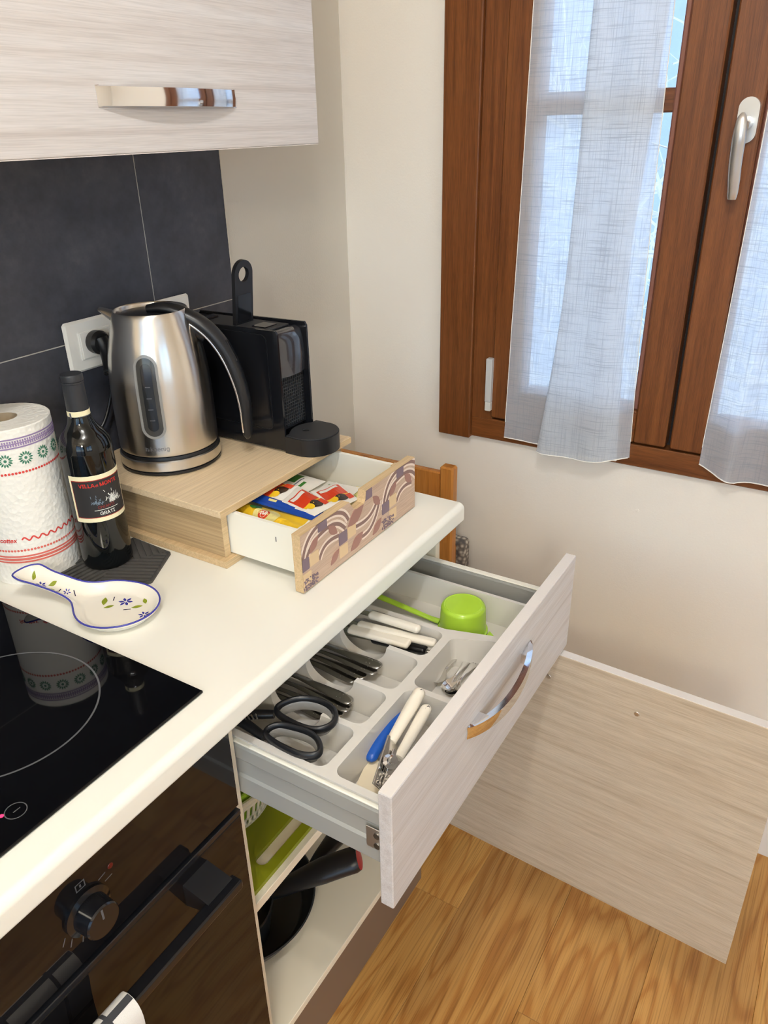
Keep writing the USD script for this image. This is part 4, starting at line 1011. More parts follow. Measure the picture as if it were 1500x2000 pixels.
ltext('MONTE', 0.0056, 0.0195, M['ink_red'], 0.0135, True)
ltext('CHIANTI', 0.0042, -0.0155, M['ink_maroon'], 0.004)
ltext('GRATI', 0.0052, -0.0262, M['ink_white'], 0.004, True)
part(lab, 'rule', wrap(extr(sbox(-0.014, -0.0185, 0.022, -0.0176), 0.0001), BX, BY, 0.0375, LA, LZ, 0.0009, 0.003), M['ink_white'])
def engraving(x, n, wx, hy):
    q = []
    for k in range(n):
        px, py_ = x + nrg.normal(0, wx), -0.009 + abs(nrg.normal(0, hy))
        q.append(affinity.rotate(sbox(px - 0.0004, py_ - 0.0018, px + 0.0004, py_ + 0.0022), nrg.uniform(-50, 50)))
    return q
part(lab, 'tree_engraving', [wrap(extr(g_, 0.0001), BX, BY, 0.0375, LA, LZ, 0.0009, 0.01) for g_ in engraving(0.016, 70, 0.0052, 0.0068)], M['ink_white'], smooth=False)
part(lab, 'villa_engraving', [wrap(extr(g_, 0.0001), BX, BY, 0.0375, LA, LZ, 0.0009, 0.01) for g_ in engraving(-0.008, 34, 0.0045, 0.0062)], M['ink_blue_grey'], smooth=False)

# ------------------------------------------------------------------ paper towel roll
RX, RY, RR = -0.520, -0.070, 0.0648
rol = thing('paper_towel_roll', 'white paper towel roll printed with green rosettes and red lines', 'paper towel', (RX, RY, H))
part(rol, 'paper', lathe([(0.021, 0.0004), (RR, 0.0004), (RR, 0.242), (RR - 0.0015, 0.2435), (0.021, 0.2435), (0.021, 0.0004)], 96, (RX, RY, H)), M['paper'], smooth=40)
part(rol, 'card_tube', lathe([(0.0195, 0.0004), (0.0208, 0.0004), (0.0208, 0.2432), (0.0195, 0.2432), (0.0195, 0.0004)], 48, (RX, RY, H)), M['cardboard'])
RA = -115.0
def rw(g_, z, seg=0.006, off=0.0003):
    return wrap(extr(g_, 0.0002), RX, RY, RR, RA, z, off, seg)
half = 0.135
def dotline(z, m, step=0.005, r_=0.0019, name='dotted_line'):
    part(rol, name, [rw(Point(x, 0).buffer(r_, 5), z, 0.01) for x in np.arange(-half, half, step)], m, smooth=False)
vio = [sbox(-half, -0.0075, half, -0.0055), sbox(-half, 0.0055, half, 0.0075)] + [sbox(x, -0.0045, x + 0.0022, -0.0012) for x in np.arange(-half, half, 0.0034)] + [sbox(x, 0.0008, x + 0.0022, 0.0040) for x in np.arange(-half, half, 0.0034)] + [sbox(-half, -0.0012, half, 0.0004)]
part(rol, 'violet_band', [rw(g_, 1.263, 0.008) for g_ in vio], M['print_violet'], smooth=False)
ros = []
for x in np.arange(-half + 0.01, half, 0.0272):
    for k in range(14):
        a_ = 2 * math.pi * k / 14
        ros.append(affinity.translate(leaf((0.0042 * math.cos(a_), 0.0042 * math.sin(a_)), (0.0102 * math.cos(a_), 0.0102 * math.sin(a_)), 0.2), x, 0))
    ros.append(Point(x, 0).buffer(0.0021, 6))
part(rol, 'green_rosettes', [rw(g_, 1.2395, 0.01) for g_ in ros], M['print_green'], smooth=False)
dotline(1.2195, M['print_red'], 0.0046, 0.0018)
zig = []
for x in np.arange(-0.02, half, 0.0125):
    c = np.array([[x + 0.0125 * t, 0.0026 * math.sin(2 * math.pi * t)] for t in np.linspace(0, 1, 13)])
    zig.append(LineString(c).buffer(0.0011, 3))
part(rol, 'wavy_line', [rw(g_, 1.1165, 0.01) for g_ in zig], M['print_red'], smooth=False)
tt = text('Scottex', 0.0062, True, 0.0002)
v_ = tt.vertices.copy(); v_[:, 0] += 0.25 * v_[:, 1] - 0.0435; tt.vertices = v_
part(rol, 'lettering', wrap(tt, RX, RY, RR, RA, 1.1125, 0.0003, 0.006), M['ink_red'], smooth=False)
dotline(1.0985, M['print_coral'], 0.0046, 0.0018)
part(rol, 'coral_band', [rw(g_, 1.084, 0.008) for g_ in (sbox(-half, -0.006, half, -0.0035), sbox(-half, 0.0035, half, 0.006), sbox(-half, -0.0018, half, 0.0018))], M['print_coral'], smooth=False)

# ------------------------------------------------------------------ spoon rest
ol = [(-0.6045, -0.139), (-0.590, -0.1335), (-0.572, -0.137), (-0.5635, -0.147), (-0.5600, -0.162), (-0.5530, -0.182), (-0.5455, -0.202), (-0.536, -0.218), (-0.520, -0.233), (-0.506, -0.256), (-0.499, -0.285), (-0.503, -0.315), (-0.520, -0.340), (-0.548, -0.3525), (-0.577, -0.348), (-0.601, -0.328), (-0.612, -0.298), (-0.606, -0.268), (-0.5925, -0.246), (-0.5830, -0.228), (-0.5830, -0.208), (-0.590, -0.184), (-0.600, -0.162), (-0.606, -0.148)]
oc = spline([(a, b, 0) for a, b in ol], 220, closed=True)[:, :2]
rest_poly = Polygon(oc)
def rest_z(x, y):
    d = rest_poly.exterior.distance(Point(x, y)) if rest_poly.contains(Point(x, y)) else 0.0
    lift = 0.026 * max(0.0, min(1.0, (y + 0.23) / 0.085)) ** 1.3
    e = min(1.0, d / 0.016)
    return H + 0.0045 + lift + 0.0125 * (1 - e * e * (3 - 2 * e))
pts_ = [tuple(p) for p in oc]
for d_ in (0.002, 0.004, 0.0065, 0.009, 0.012, 0.0155):
    g_ = rest_poly.buffer(-d_)
    for q in getattr(g_, 'geoms', [g_]):
        L_ = q.exterior
        pts_ += [L_.interpolate(s_).coords[0] for s_ in np.arange(0, L_.length, 0.003)]
xx, yy = np.meshgrid(np.arange(-0.62, -0.49, 0.004), np.arange(-0.36, -0.07, 0.004))
g16 = rest_poly.buffer(-0.017)
pts_ += [(a, b) for a, b in zip(xx.ravel(), yy.ravel()) if g16.contains(Point(a, b))]
pa = np.array(pts_)
tri_ = Delaunay(pa).simplices
cen = pa[tri_].mean(1)
tri_ = tri_[[rest_poly.contains(Point(*c)) for c in cen]]
zt_ = np.array([rest_z(*p) for p in pa])
nB = len(oc)
top_ = np.c_[pa, zt_]
low_poly = rest_poly.buffer(-0.007)
bot_ = np.c_[pa, np.maximum(zt_ - 0.0042, H + 0.0004)]
bot_[:nB, 2] = zt_[:nB] - 0.003
fs = [[i, (i + 1) % nB, len(pa) + (i + 1) % nB] for i in range(nB)] + [[i, len(pa) + (i + 1) % nB, len(pa) + i] for i in range(nB)]
rm = trimesh.Trimesh(np.vstack([top_, bot_]), np.vstack([tri_, tri_[:, ::-1] + len(pa), fs]), process=False)
rm.fix_normals()
rest = thing('spoon_rest', 'white ceramic spoon rest painted with blue flowers', 'spoon rest', (-0.555, -0.29, H))
part(rest, 'dish', rm, M['ceramic'], smooth=55)
part(rest, 'blue_rim', tube([(x, y, z + 0.0002) for (x, y), z in zip(oc, zt_[:nB])], 0.0013, 8, closed=True), M['glaze_blue'], smooth=60)
def paint(name, polys, m):
    out = []
    for g_ in polys:
        mm = extr(g_, 0.0002)
        v, f_ = trimesh.remesh.subdivide_to_size(mm.vertices, mm.faces, 0.006, max_iter=6)
        v = v.copy()
        v[:, 2] += [rest_z(a, b) + 0.0003 for a, b in v[:, :2]]
        out.append(trimesh.Trimesh(v, f_, process=False))
    part(rest, name, out, m, smooth=False)
def flower(x, y, r_):
    return [affinity.translate(leaf((0.0015 * math.cos(a_), 0.0015 * math.sin(a_)), (r_ * math.cos(a_), r_ * math.sin(a_)), 0.22), x, y) for a_ in np.arange(0, 2 * math.pi, math.pi / 3)]
paint('painted_leaves', [leaf(a, b, 0.2) for a, b in (((-0.555, -0.262), (-0.540, -0.249)), ((-0.560, -0.268), (-0.548, -0.276)), ((-0.540, -0.302), (-0.528, -0.312)), ((-0.522, -0.312), (-0.514, -0.300)), ((-0.571, -0.338), (-0.557, -0.335)), ((-0.584, -0.152), (-0.574, -0.145)), ((-0.575, -0.172), (-0.564, -0.178)), ((-0.582, -0.178), (-0.574, -0.186)))], M['glaze_green'])
paint('painted_flowers', flower(-0.533, -0.283, 0.0105) + flower(-0.543, -0.331, 0.0085) + flower(-0.582, -0.166, 0.0075) + flower(-0.565, -0.198, 0.0055) + flower(-0.577, -0.340, 0.004), M['glaze_blue'])
paint('painted_strokes', [affinity.rotate(sbox(x - 0.005, y - 0.0007, x + 0.005, y + 0.0007), r_) for x, y, r_ in ((-0.536, -0.262, 40), (-0.546, -0.300, -50), (-0.590, -0.312, -60), (-0.572, -0.190, 20), (-0.560, -0.208, 60))], M['glaze_dark'])
# ------------------------------------------------------------------ cutlery tray in the drawer
def rnd(poly, r):
    return poly.buffer(-r).buffer(r)
def csx(poly, h, z):
    from shapely.geometry.polygon import orient as ccw
    c = m3.CrossSection([[tuple(p) for p in np.array(ccw(poly, 1.0).exterior.coords)[:-1]]])
    return c.extrude(h).translate((0, 0, z))
TZ0, TZ1 = 0.8548, 0.935
outer = csx(rnd(sbox(-0.5735, -0.7450, -0.100, -0.310), 0.012), TZ1 - TZ0, TZ0) + csx(rnd(sbox(-0.5765, -0.7480, -0.097, -0.307), 0.014), 0.0022, TZ1 - 0.0022)
pockets = [Polygon([(-0.566, -0.738), (-0.380, -0.738), (-0.380, -0.660), (-0.566, -0.660)]),
           Polygon([(-0.370, -0.738), (-0.212, -0.738), (-0.243, -0.660), (-0.370, -0.660)]),
           Polygon([(-0.226, -0.320), (-0.226, -0.640), (-0.199, -0.738), (-0.1035, -0.738), (-0.1035, -0.320)])]
pockets += [sbox(a, -0.646, b, -0.320) for a, b in ((-0.566, -0.488), (-0.478, -0.406), (-0.396, -0.316), (-0.306, -0.237))]
for q in pockets:
    t_, b_ = rnd(q, 0.014), rnd(q, 0.014).buffer(-0.006)
    outer -= m3.Manifold.batch_hull([csx(b_, 0.001, 0.886), csx(t_, 0.02, TZ1 - 0.001)])
for x in (-0.483, -0.401, -0.311):
    e = m3.Manifold.cylinder(0.03, 1, 1, 48).rotate((0, 90, 0)).scale((1, 0.043, 0.034)).translate((x - 0.015, -0.543, TZ1 + 0.001))
    outer -= e
cut_tray = thing('cutlery_tray', 'pale grey plastic cutlery tray with seven pockets in the drawer', 'cutlery tray', (-0.337, -0.53, TZ0))
part(cut_tray, 'tray', outer, M['tray_plastic'], smooth=40)

def lpart(T, name, mesh, m, smooth=30, label=None, kind=None):
    """As part(), in the thing's own coordinates."""
    path = T.path + '/' + numbered(T.path, name)
    p = usdkit.mesh(stage, path, tm(mesh), m, smooth=smooth)
    n_ = Node(path, None, p.GetPrim())
    if label or kind:
        tag(n_, label, kind=kind)
    return n_
def cutlery(name, label, cat, loc, yaw, kind, size=1.0, mname='dark_steel', group=None, wide=1.0):
    T = thing(name, label, cat, loc, yaw, group=group)
    hnd = [(0.0, 0, 0.0035, 0, 0), (0.002, 0, 0.0068, 0, 0), (0.008, 0, 0.0095, 0.0004, 0), (0.03, 0, 0.0092, 0.002, 0), (0.06, 0, 0.0066, 0.004, 0), (0.095, 0, 0.0038, 0.005, 0), (0.122, 0, 0.0032, 0.004, 0)]
    hnd = [tuple(np.array(h) * [size, size, size * wide, size, size]) for h in hnd]
    lpart(T, 'handle', blade(hnd, 0.0026 * size), M[mname], smooth=50)
    dots = [lathe([(0, 0.0012), (0.0008, 0.0008), (0.0011, 0)], 8, (x * size, y * size, 0.0018 + 0.0001)) for x, y in ((0.018, 0.004), (0.018, -0.004), (0.024, 0.0045), (0.024, -0.0045), (0.030, 0.004), (0.030, -0.004))]
    lpart(T, 'stud_pattern', dots, M['bright_steel'])
    if kind == 'spoon':
        hd = [(0.120, 0, 0.0032, 0.004, 0), (0.132, 0, 0.0075, 0.002, 0.001), (0.145, 0, 0.0165, 0.0, 0.005), (0.160, 0, 0.0205, -0.001, 0.0075), (0.175, 0, 0.0190, 0.0, 0.0075), (0.188, 0, 0.0125, 0.002, 0.004), (0.1935, 0, 0.0055, 0.004, 0.001)]
        lpart(T, 'bowl', blade([tuple(np.array(h) * size) for h in hd], 0.0016 * size), M[mname], smooth=60)
    else:
        hd = [(0.120, 0, 0.0032, 0.004, 0), (0.132, 0, 0.0075, 0.002, 0.001), (0.142, 0, 0.0125, 0.001, 0.002), (0.150, 0, 0.0125, 0.0, 0.002)]
        ms = [blade(hd, 0.002)]
        for y in (-0.0098, -0.0033, 0.0033, 0.0098):
            ms.append(blade([(0.149, y, 0.0025, 0.0, 0), (0.175, y, 0.0017, 0.001, 0), (0.192, y * 0.95, 0.0011, 0.005, 0)], 0.0018, 5))
        lpart(T, 'tines', ms, M[mname], smooth=50)
    return T
G1, G2, G3 = 'dark steel spoons in their pocket', 'dark steel forks in their pocket', 'small bright teaspoons in the short pocket'
sp = cutlery('table_spoon', 'dark steel spoon on top of its bundle, next to the knives', 'spoon', (-0.3315, -0.586, 0.9115), 93, 'spoon', group=G1)
dup(sp, 'dark steel spoon second from the knives in the spoon bundle', (-0.342, -0.5835, 0.9060), 92)
dup(sp, 'dark steel spoon third from the knives in the spoon bundle', (-0.3525, -0.571, 0.9000), 91)
dup(sp, 'dark steel spoon of the spoon bundle nearest the forks', (-0.3630, -0.559, 0.8955), 91)
fk = cutlery('table_fork', 'dark steel fork on top of its bundle, next to the spoons', 'fork', (-0.420, -0.591, 0.9100), 89, 'fork', group=G2)
dup(fk, 'dark steel fork second from the spoons in the fork bundle', (-0.430, -0.593, 0.9040), 90)
dup(fk, 'dark steel fork third from the spoons in the fork bundle', (-0.4405, -0.587, 0.8985), 91)
dup(fk, 'dark steel fork of the fork bundle nearest the scissors', (-0.450, -0.571, 0.8935), 91)
ts = cutlery('teaspoon', 'bright teaspoon of the short pocket, closest to the long pockets', 'spoon', (-0.209, -0.668, 0.8965), 178, 'spoon', 0.52, 'bright_steel', group=G3, wide=1.35)
dup(ts, 'bright teaspoon in the middle of the short pocket', (-0.214, -0.684, 0.8940), 181)
dup(ts, 'bright teaspoon of the short pocket, closest to the drawer front', (-0.219, -0.697, 0.8935), 178)

def knife(label, tip, tail, w, t, hmat, blade_len=0.12, black=False):
    """A table knife: its handle from tip to tail, the blade going on beyond."""
    tip, tail = np.array(tip, float), np.array(tail, float)
    d = tail - tip
    L = np.linalg.norm(d)
    T = thing('table_knife', label, 'knife', tuple(tip), group='white-handled knives in their pocket')
    o = (tip, d, np.cross([0, 0, 1.0], d))
    part(T, 'handle', orient(rbox(0, L, -w, w, -t, t, min(t, w) * 0.9, 6), *o), M[hmat], smooth=50)
    part(T, 'blade', orient(extr(Polygon([(L, -w * 0.7), (L + blade_len * 0.8, -w * 0.9), (L + blade_len, w * 0.1), (L + blade_len * 0.8, w * 0.7), (L, w * 0.7)]), 0.0012, (0, 0, -0.0006)), *o), M['bright_steel'], smooth=False)
    if black:
        part(T, 'end_cap', orient(rbox(-0.012, 0.001, -w * 0.9, w * 0.9, -t * 0.8, t * 0.8, t * 0.7, 6), *o), M['bright_steel'], smooth=50, label='bright metal end cap')
    return T
knife('white-handled knife with a square end, highest in the knife pocket', (-0.2585, -0.613, 0.944), (-0.2570, -0.518, 0.940), 0.0075, 0.0062, 'white_handle')
knife('white-handled knife reaching furthest towards the short pocket', (-0.2575, -0.641, 0.927), (-0.2770, -0.508, 0.929), 0.0080, 0.0055, 'white_handle')
knife('broad white-sleeved knife closest to the spoons', (-0.2790, -0.606, 0.926), (-0.2900, -0.500, 0.926), 0.0100, 0.0050, 'white_handle')
knife('black-handled knife with a bright end below the white knives', (-0.2570, -0.624, 0.9075), (-0.2700, -0.53, 0.905), 0.0090, 0.0065, 'black_plastic', 0.1, True)

# measuring cup, upside down
MX, MY, MZ = -0.1525, -0.636, 0.8875
cup = thing('measuring_cup', 'lime green long-handled measuring cup lying upside down in the tray', 'measuring cup', (MX, MY, MZ))
part(cup, 'cup', lathe([(0.0375, 0.0), (0.0420, 0.0), (0.0420, 0.003), (0.0392, 0.004), (0.0372, 0.044), (0.0354, 0.0485), (0.032, 0.0505), (0.030, 0.0495), (0, 0.0485), (0, 0.046), (0.033, 0.046), (0.0352, 0.042), (0.0375, 0.0)], 72, (MX, MY, MZ)), M['green_plastic'], smooth=40)
part(cup, 'handle', tube(spline([(MX - 0.004, MY + 0.042, MZ + 0.004), (MX - 0.006, MY + 0.055, MZ + 0.006), (MX - 0.010, MY + 0.09, MZ + 0.013), (MX - 0.012, MY + 0.16, MZ + 0.022), (MX - 0.012, MY + 0.25, MZ + 0.030)], 40), np.interp(np.linspace(0, 1, 40), [0, 0.08, 0.5, 1], [0.0065, 0.0055, 0.0062, 0.0068]), 16, up=(0, 0, 1), aspect=0.62), M['green_plastic'], smooth=60)
part(cup, 'spout_lip', extr(Polygon([(MX - 0.012, MY - 0.044), (MX + 0.012, MY - 0.044), (MX + 0.004, MY - 0.054), (MX - 0.004, MY - 0.054)]).buffer(0.001), 0.0032, (0, 0, MZ)), M['green_plastic'], smooth=False)
part(cup, 'base_disc', lathe([(0, 0.0008), (0.0295, 0.0007), (0.0305, 0)], 48, (MX, MY, MZ + 0.0492)), M['green_plastic'])

# scissors
sc = thing('kitchen_scissors', 'black-handled kitchen scissors lying across the tray corner', 'scissors', (-0.54, -0.54, 0.92))
up_l = spline([(-0.5155, -0.533, 0.937), (-0.4985, -0.540, 0.940), (-0.4815, -0.560, 0.941), (-0.4765, -0.587, 0.941), (-0.484, -0.608, 0.940), (-0.501, -0.616, 0.938), (-0.518, -0.606, 0.936), (-0.5245, -0.583, 0.935), (-0.5235, -0.556, 0.935)], 72, closed=True)
lo_l = spline([(-0.553, -0.545, 0.933), (-0.542, -0.550, 0.935), (-0.5325, -0.572, 0.936), (-0.530, -0.602, 0.936), (-0.539, -0.622, 0.935), (-0.552, -0.629, 0.934), (-0.5615, -0.618, 0.933), (-0.5645, -0.592, 0.932), (-0.562, -0.562, 0.932)], 72, closed=True)
for lp_, a_ in ((up_l, (-0.519, -0.531, 0.936)), (lo_l, (-0.5575, -0.545, 0.932))):
    g_ = part(sc, 'finger_loop', tube(lp_ + [0, 0, 0.006], 0.0037, 12, closed=True, up=(0, 0, 1), aspect=1.7), M['black_plastic'], smooth=60)
    c_ = lp_.mean(0)
    part(g_, 'grey_lining', tube(c_ + (lp_ - c_) * [0.83, 0.88, 1] - [0, 0, 0.002], 0.0016, 8, closed=True, up=(0, 0, 1), aspect=4.5), M['clear_grey'], smooth=60, label='pale grey inner lining')
    part(g_, 'shank', tube(spline([a_, (a_[0] * 0.5 - 0.2725, -0.505, 0.934), (-0.548, -0.478, 0.932)], 14), np.linspace(0.0062, 0.0085, 14), 14, up=(0, 0, 1), aspect=0.9), M['black_plastic'], smooth=60)
part(sc, 'bottle_ridge', [tube([(-0.535 - 0.004 * k, -0.512 + 0.004 * k, 0.940), (-0.541 - 0.003 * k, -0.520 + 0.004 * k, 0.940)], 0.0012, 6) for k in range(5)], M['satin_metal'])
part(sc, 'pivot_screw', tube([(-0.548, -0.470, 0.937), (-0.548, -0.470, 0.943)], 0.006, 20), M['satin_metal'])
for k, (ex, z_) in enumerate(((-0.536, 0.931), (-0.553, 0.927))):
    part(sc, 'blade', orient(extr(Polygon([(0, -0.009), (0.095, -0.0015), (0.098, 0.001), (0.02, 0.007), (0, 0.007)]), 0.002), (-0.548, -0.478, z_), (ex + 0.548, 0.1, -0.022), (-1, 0, 0)), M['bright_steel'], smooth=False)

# can opener, bottle opener and peeler
co = thing('can_opener', 'can opener with two cream handles and a steel head', 'can opener', (-0.44, -0.69, 0.89))
for k, (tip, base, r_) in enumerate((((-0.3880, -0.687, 0.9505), (-0.4740, -0.689, 0.9255), 0.0088), ((-0.4020, -0.7055, 0.9400), (-0.4890, -0.7095, 0.9200), 0.0080))):
    tip, base = np.array(tip), np.array(base)
    n_ = 24
    pth = tip + (base - tip) * np.linspace(0, 1, n_)[:, None]
    rr_ = r_ * np.interp(np.linspace(0, 1, n_), [0, 0.02, 0.06, 0.3, 0.9, 1], [0.35, 0.75, 1.0, 1.05, 0.85, 0.8])
    h_ = part(co, 'handle', tube(pth, rr_, 18, up=(0, 0, 1), aspect=0.85), M['white_handle'], smooth=60)
    hp = tip + (base - tip) * 0.13 + np.array([0, -0.0035, r_ * 0.72])
    part(h_, 'hang_hole', orient(extr(affinity.scale(Point(0, 0).buffer(0.0042, 14), 1.5, 0.62), 0.0012), hp, base - tip, (0, 1, 0.55)), M['dark_rubber'], smooth=False)
hd_ = np.array([-1.0, -0.30, -0.12]); hd_ /= np.linalg.norm(hd_)
part(co, 'head_plate', orient(rbox(0, 0.078, -0.0105, 0.0105, -0.0016, 0.0016, 0.0012, 6), (-0.470, -0.690, 0.9265), hd_, (-0.25, 0.6, 0.75)), M['bright_steel'], smooth=50)
part(co, 'head_plate', orient(rbox(0, 0.070, -0.0095, 0.0095, -0.0016, 0.0016, 0.0012, 6), (-0.482, -0.7055, 0.9215), hd_, (-0.2, 0.75, 0.6)), M['bright_steel'], smooth=50)
part(co, 'cutting_wheel', orient(lathe([(0, 0), (0.0095, 0), (0.010, 0.002), (0.006, 0.004), (0.006, 0.011), (0, 0.012)], 28), (-0.508, -0.7065, 0.9265), (1, 0.2, 0.1), (0, 0.75, 0.6)), M['chrome'], smooth=40)
part(co, 'wheel_teeth', [orient(bx(-0.0009, 0.0009, 0.0065, 0.0092, 0, 0.006, 0), (-0.533, -0.7130, 0.919), (math.cos(a_), math.sin(a_), 0), (-math.sin(a_), math.cos(a_), 0.0)) for a_ in np.arange(0, 6.28, 0.52)], M['bright_steel'], smooth=False)
bo = thing('bottle_opener', 'blue plastic bottle opener under the cream handles', 'bottle opener', (-0.45, -0.668, 0.89))
part(bo, 'grip', tube(spline([(-0.400, -0.6665, 0.908), (-0.420, -0.6650, 0.9095), (-0.448, -0.6645, 0.909), (-0.475, -0.6665, 0.906), (-0.497, -0.6690, 0.901)], 30), np.interp(np.linspace(0, 1, 30), [0, 0.04, 0.3, 0.7, 0.95, 1], [0.002, 0.0052, 0.0075, 0.0092, 0.0085, 0.004]), 18, up=(0, 0, 1), aspect=0.8), M['blue_plastic'], smooth=60)
part(bo, 'metal_jaw', tube([(-0.452, -0.676, 0.898), (-0.478, -0.681, 0.895), (-0.496, -0.683, 0.893)], [0.004, 0.0055, 0.003], 12, up=(0, 0, 1), aspect=0.4), M['dark_steel'], smooth=60)
pe = thing('vegetable_peeler', 'flat cream plastic peeler lying under the can opener head', 'peeler', (-0.515, -0.68, 0.887))
part(pe, 'handle', extr(Polygon([(-0.480, -0.667), (-0.500, -0.664), (-0.535, -0.672), (-0.552, -0.690), (-0.548, -0.712), (-0.530, -0.714), (-0.518, -0.696), (-0.486, -0.680)]).buffer(-0.003).buffer(0.003), 0.006, (0, 0, 0.8872)), M['cream_plastic'], smooth=40)
part(pe, 'peeling_blade', bx(-0.548, -0.533, -0.728, -0.716, 0.8872, 0.892, 0.0008), M['bright_steel'])

# ------------------------------------------------------------------ inside the cabinet
cb = thing('cutting_board', 'olive green plastic cutting board with a long grip slot on the shelf', 'cutting board', (-0.39, -0.37, 0.59))
slot = LineString([(-0.508, -0.4635), (-0.395, -0.4635)]).buffer(0.0115, 12)
part(cb, 'board', extr(rnd(sbox(-0.573, -0.492, -0.19, -0.22), 0.012).difference(slot), 0.008, (0, 0, 0.5903)), M['green_board'], smooth=40)
QX, QY, QZ = -0.452, -0.300, 0.5987
bk = thing('slotted_basket', 'white slotted basket with a green bowl inside, on the green board', 'basket', (QX, QY, QZ))
rb = lambda z: 0.104 + 0.20 * (z - QZ)
ln = 2 * math.pi * 0.104
wallp = sbox(-ln / 2, 0.004, ln / 2, 0.072)
holes = []
for x in np.arange(-ln / 2 + 0.006, ln / 2 - 0.003, 0.0104):
    holes.append(LineString([(x, 0.030), (x, 0.050)]).buffer(0.0026, 4))
    holes.append(LineString([(x + 0.004, 0.015), (x + 0.004, 0.022)]).buffer(0.0024, 4))
    holes.append(Point(x, 0.008).buffer(0.0018, 4))
part(bk, 'slotted_wall', wrap(extr(wallp.difference(union_all(holes)), 0.002), QX, QY, rb, -100, QZ, 0.0, 0.012), M['white_board'], smooth=False)
part(bk, 'floor_disc', lathe([(0, 0), (0.102, 0), (0.1055, 0.004), (0.102, 0.005), (0, 0.003)], 64, (QX, QY, QZ)), M['white_board'])
part(bk, 'rim', lathe([(0.1175, 0.070), (0.1235, 0.071), (0.1245, 0.075), (0.122, 0.077), (0.1175, 0.076), (0.1175, 0.070)], 64, (QX, QY, QZ)), M['white_board'])
part(bk, 'green_bowl', lathe([(0, 0.006), (0.098, 0.006), (0.113, 0.078), (0.115, 0.086), (0.1125, 0.087), (0.110, 0.078), (0.095, 0.009), (0, 0.009)], 64, (QX, QY, QZ)), M['green_plastic'], label='lime green inner bowl')
def pan_handle(T, p0, p1, w0, w1, red):
    p0, p1 = np.array(p0, float), np.array(p1, float)
    n_ = 26
    pth = p0 + (p1 - p0) * np.linspace(0, 1, n_)[:, None] + np.array([0, 0, 1.0]) * 0.006 * np.sin(np.linspace(0, math.pi, n_))[:, None]
    g_ = part(T, 'handle', tube(pth, np.interp(np.linspace(0, 1, n_), [0, 0.1, 0.6, 0.97, 1], [w0 * 0.8, w0, w1, w1, w1 * 0.9]), 22, up=(0, 0, 1), aspect=0.72), M['black_plastic'], smooth=50)
    d = (p1 - p0) / np.linalg.norm(p1 - p0)
    if red:
        part(g_, 'end_cap', tube([p1 + d * 0.0002, p1 + d * 0.002], [w1 * 0.88, w1 * 0.7], 22, up=(0, 0, 1), aspect=0.72), M['red_plastic'], label='dark red end cap')
        part(g_, 'hang_eye', orient(extr(affinity.scale(Point(0, 0).buffer(0.005, 14), 1.7, 0.55), 0.001), p1 - d * 0.030 + np.array([0, 0, w1 * 0.70]), d, (d[1], -d[0], 0)), M['red_plastic'], label='dark red hanging eye')
    part(g_, 'steel_ferrule', tube([p0 - d * 0.014, p0 + d * 0.004], [w0 * 0.62, w0 * 0.72], 18, up=(0, 0, 1), aspect=0.6), M['satin_metal'], label='steel ferrule')
    return g_
PX, PY, PZ = -0.420, -0.292, 0.2493
fp = thing('frying_pan', 'wide black frying pan on the cabinet floor', 'frying pan', (PX, PY, PZ))
part(fp, 'pan_body', lathe([(0, 0.0), (0.120, 0.0), (0.128, 0.003), (0.152, 0.046), (0.1545, 0.050), (0.152, 0.0515), (0.149, 0.049), (0.127, 0.008), (0.120, 0.005), (0, 0.0045)], 96, (PX, PY, PZ)), M['pan_black'], smooth=40)
SX, SY, SZ = -0.468, -0.300, 0.2545
pan_handle(fp, (-0.298, -0.390, 0.312), (-0.205, -0.465, 0.435), 0.016, 0.025, True)
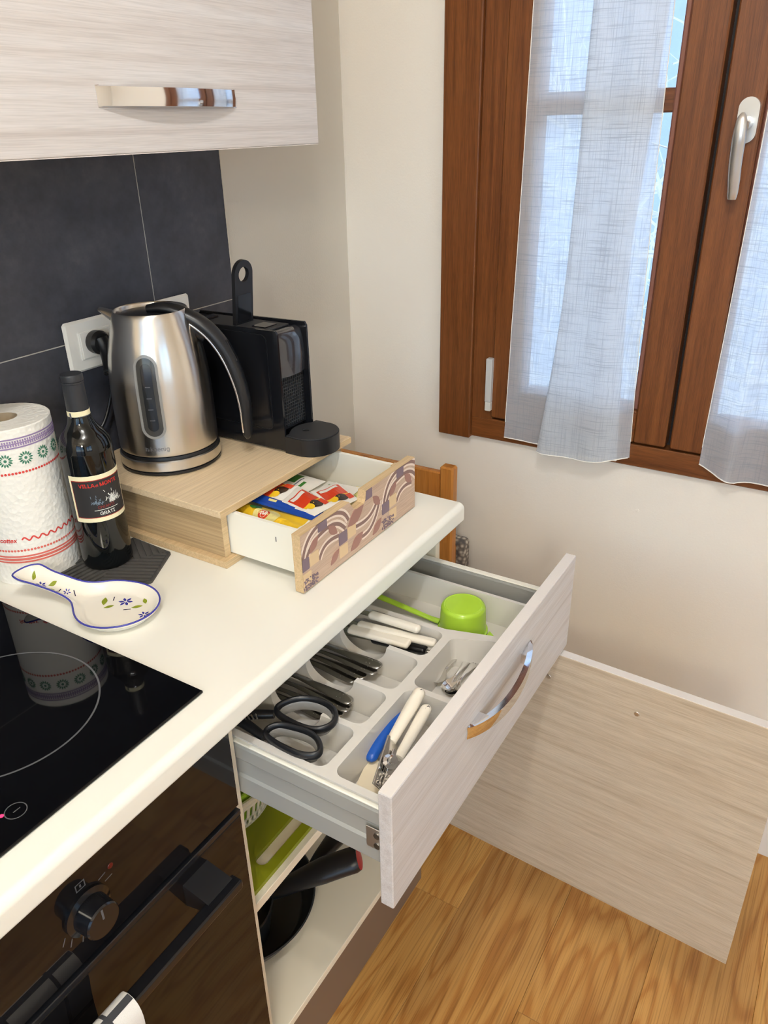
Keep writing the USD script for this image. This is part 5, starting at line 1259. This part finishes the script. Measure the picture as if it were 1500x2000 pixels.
part(fp, 'handle_root', tube([(-0.318, -0.378, 0.296), (-0.304, -0.390, 0.304)], 0.006, 14, up=(0, 0, 1), aspect=0.6), M['satin_metal'])
sm_ = thing('saucepan', 'small black saucepan with a red-ended handle standing in the frying pan', 'saucepan', (SX, SY, SZ))
part(sm_, 'pan_body', lathe([(0, 0.0), (0.078, 0.0), (0.086, 0.004), (0.096, 0.075), (0.098, 0.078), (0.095, 0.079), (0.083, 0.008), (0, 0.006)], 72, (SX, SY, SZ)), M['pan_black'], smooth=40)
pan_handle(sm_, (-0.402, -0.366, 0.328), (-0.298, -0.503, 0.402), 0.0175, 0.027, True)
part(sm_, 'handle_root', tube([(-0.424, -0.346, 0.322), (-0.408, -0.360, 0.326)], 0.007, 14, up=(0, 0, 1), aspect=0.6), M['satin_metal'])
# ------------------------------------------------------------------ folded chair by the worktop end
ch = thing('wooden_chair', 'folded honey-wood chair standing between the worktop end and the wall', 'chair', (0.30, -0.2, 0.0))
def post(y0, y1, x0=0.287, x1=0.313):
    return bx(x0, x1, y0, y1, 0.0, 0.962, 0.004)
part(ch, 'back_post', post(-0.394, -0.360), M['chair_wood'])
part(ch, 'back_post', post(-0.054, -0.020), M['chair_wood'])
part(ch, 'crest_rail', bx(0.291, 0.309, -0.3598, -0.0542, 0.868, 0.944, 0.003), M['chair_wood'])
part(ch, 'lower_rail', bx(0.291, 0.309, -0.3598, -0.0542, 0.62, 0.665, 0.003), M['chair_wood'])
part(ch, 'stretcher', bx(0.291, 0.309, -0.3598, -0.0542, 0.20, 0.235, 0.003), M['chair_wood'])
for a, b in ((-0.352, -0.322), (-0.092, -0.062)):
    part(ch, 'folded_leg', bx(0.320, 0.342, a, b, 0.0, 0.70, 0.003), M['chair_wood'])
part(ch, 'folded_seat', bx(0.344, 0.362, -0.372, -0.042, 0.36, 0.73, 0.004), M['chair_wood'])
cu = thing('seat_cushion', 'grey patterned seat cushion sticking out behind the chair post', 'cushion', (0.36, -0.22, 0.38))
part(cu, 'cover', rbox(0.3635, 0.400, -0.392, -0.03, 0.40, 0.738, 0.012, 8), M['cushion'], smooth=60)
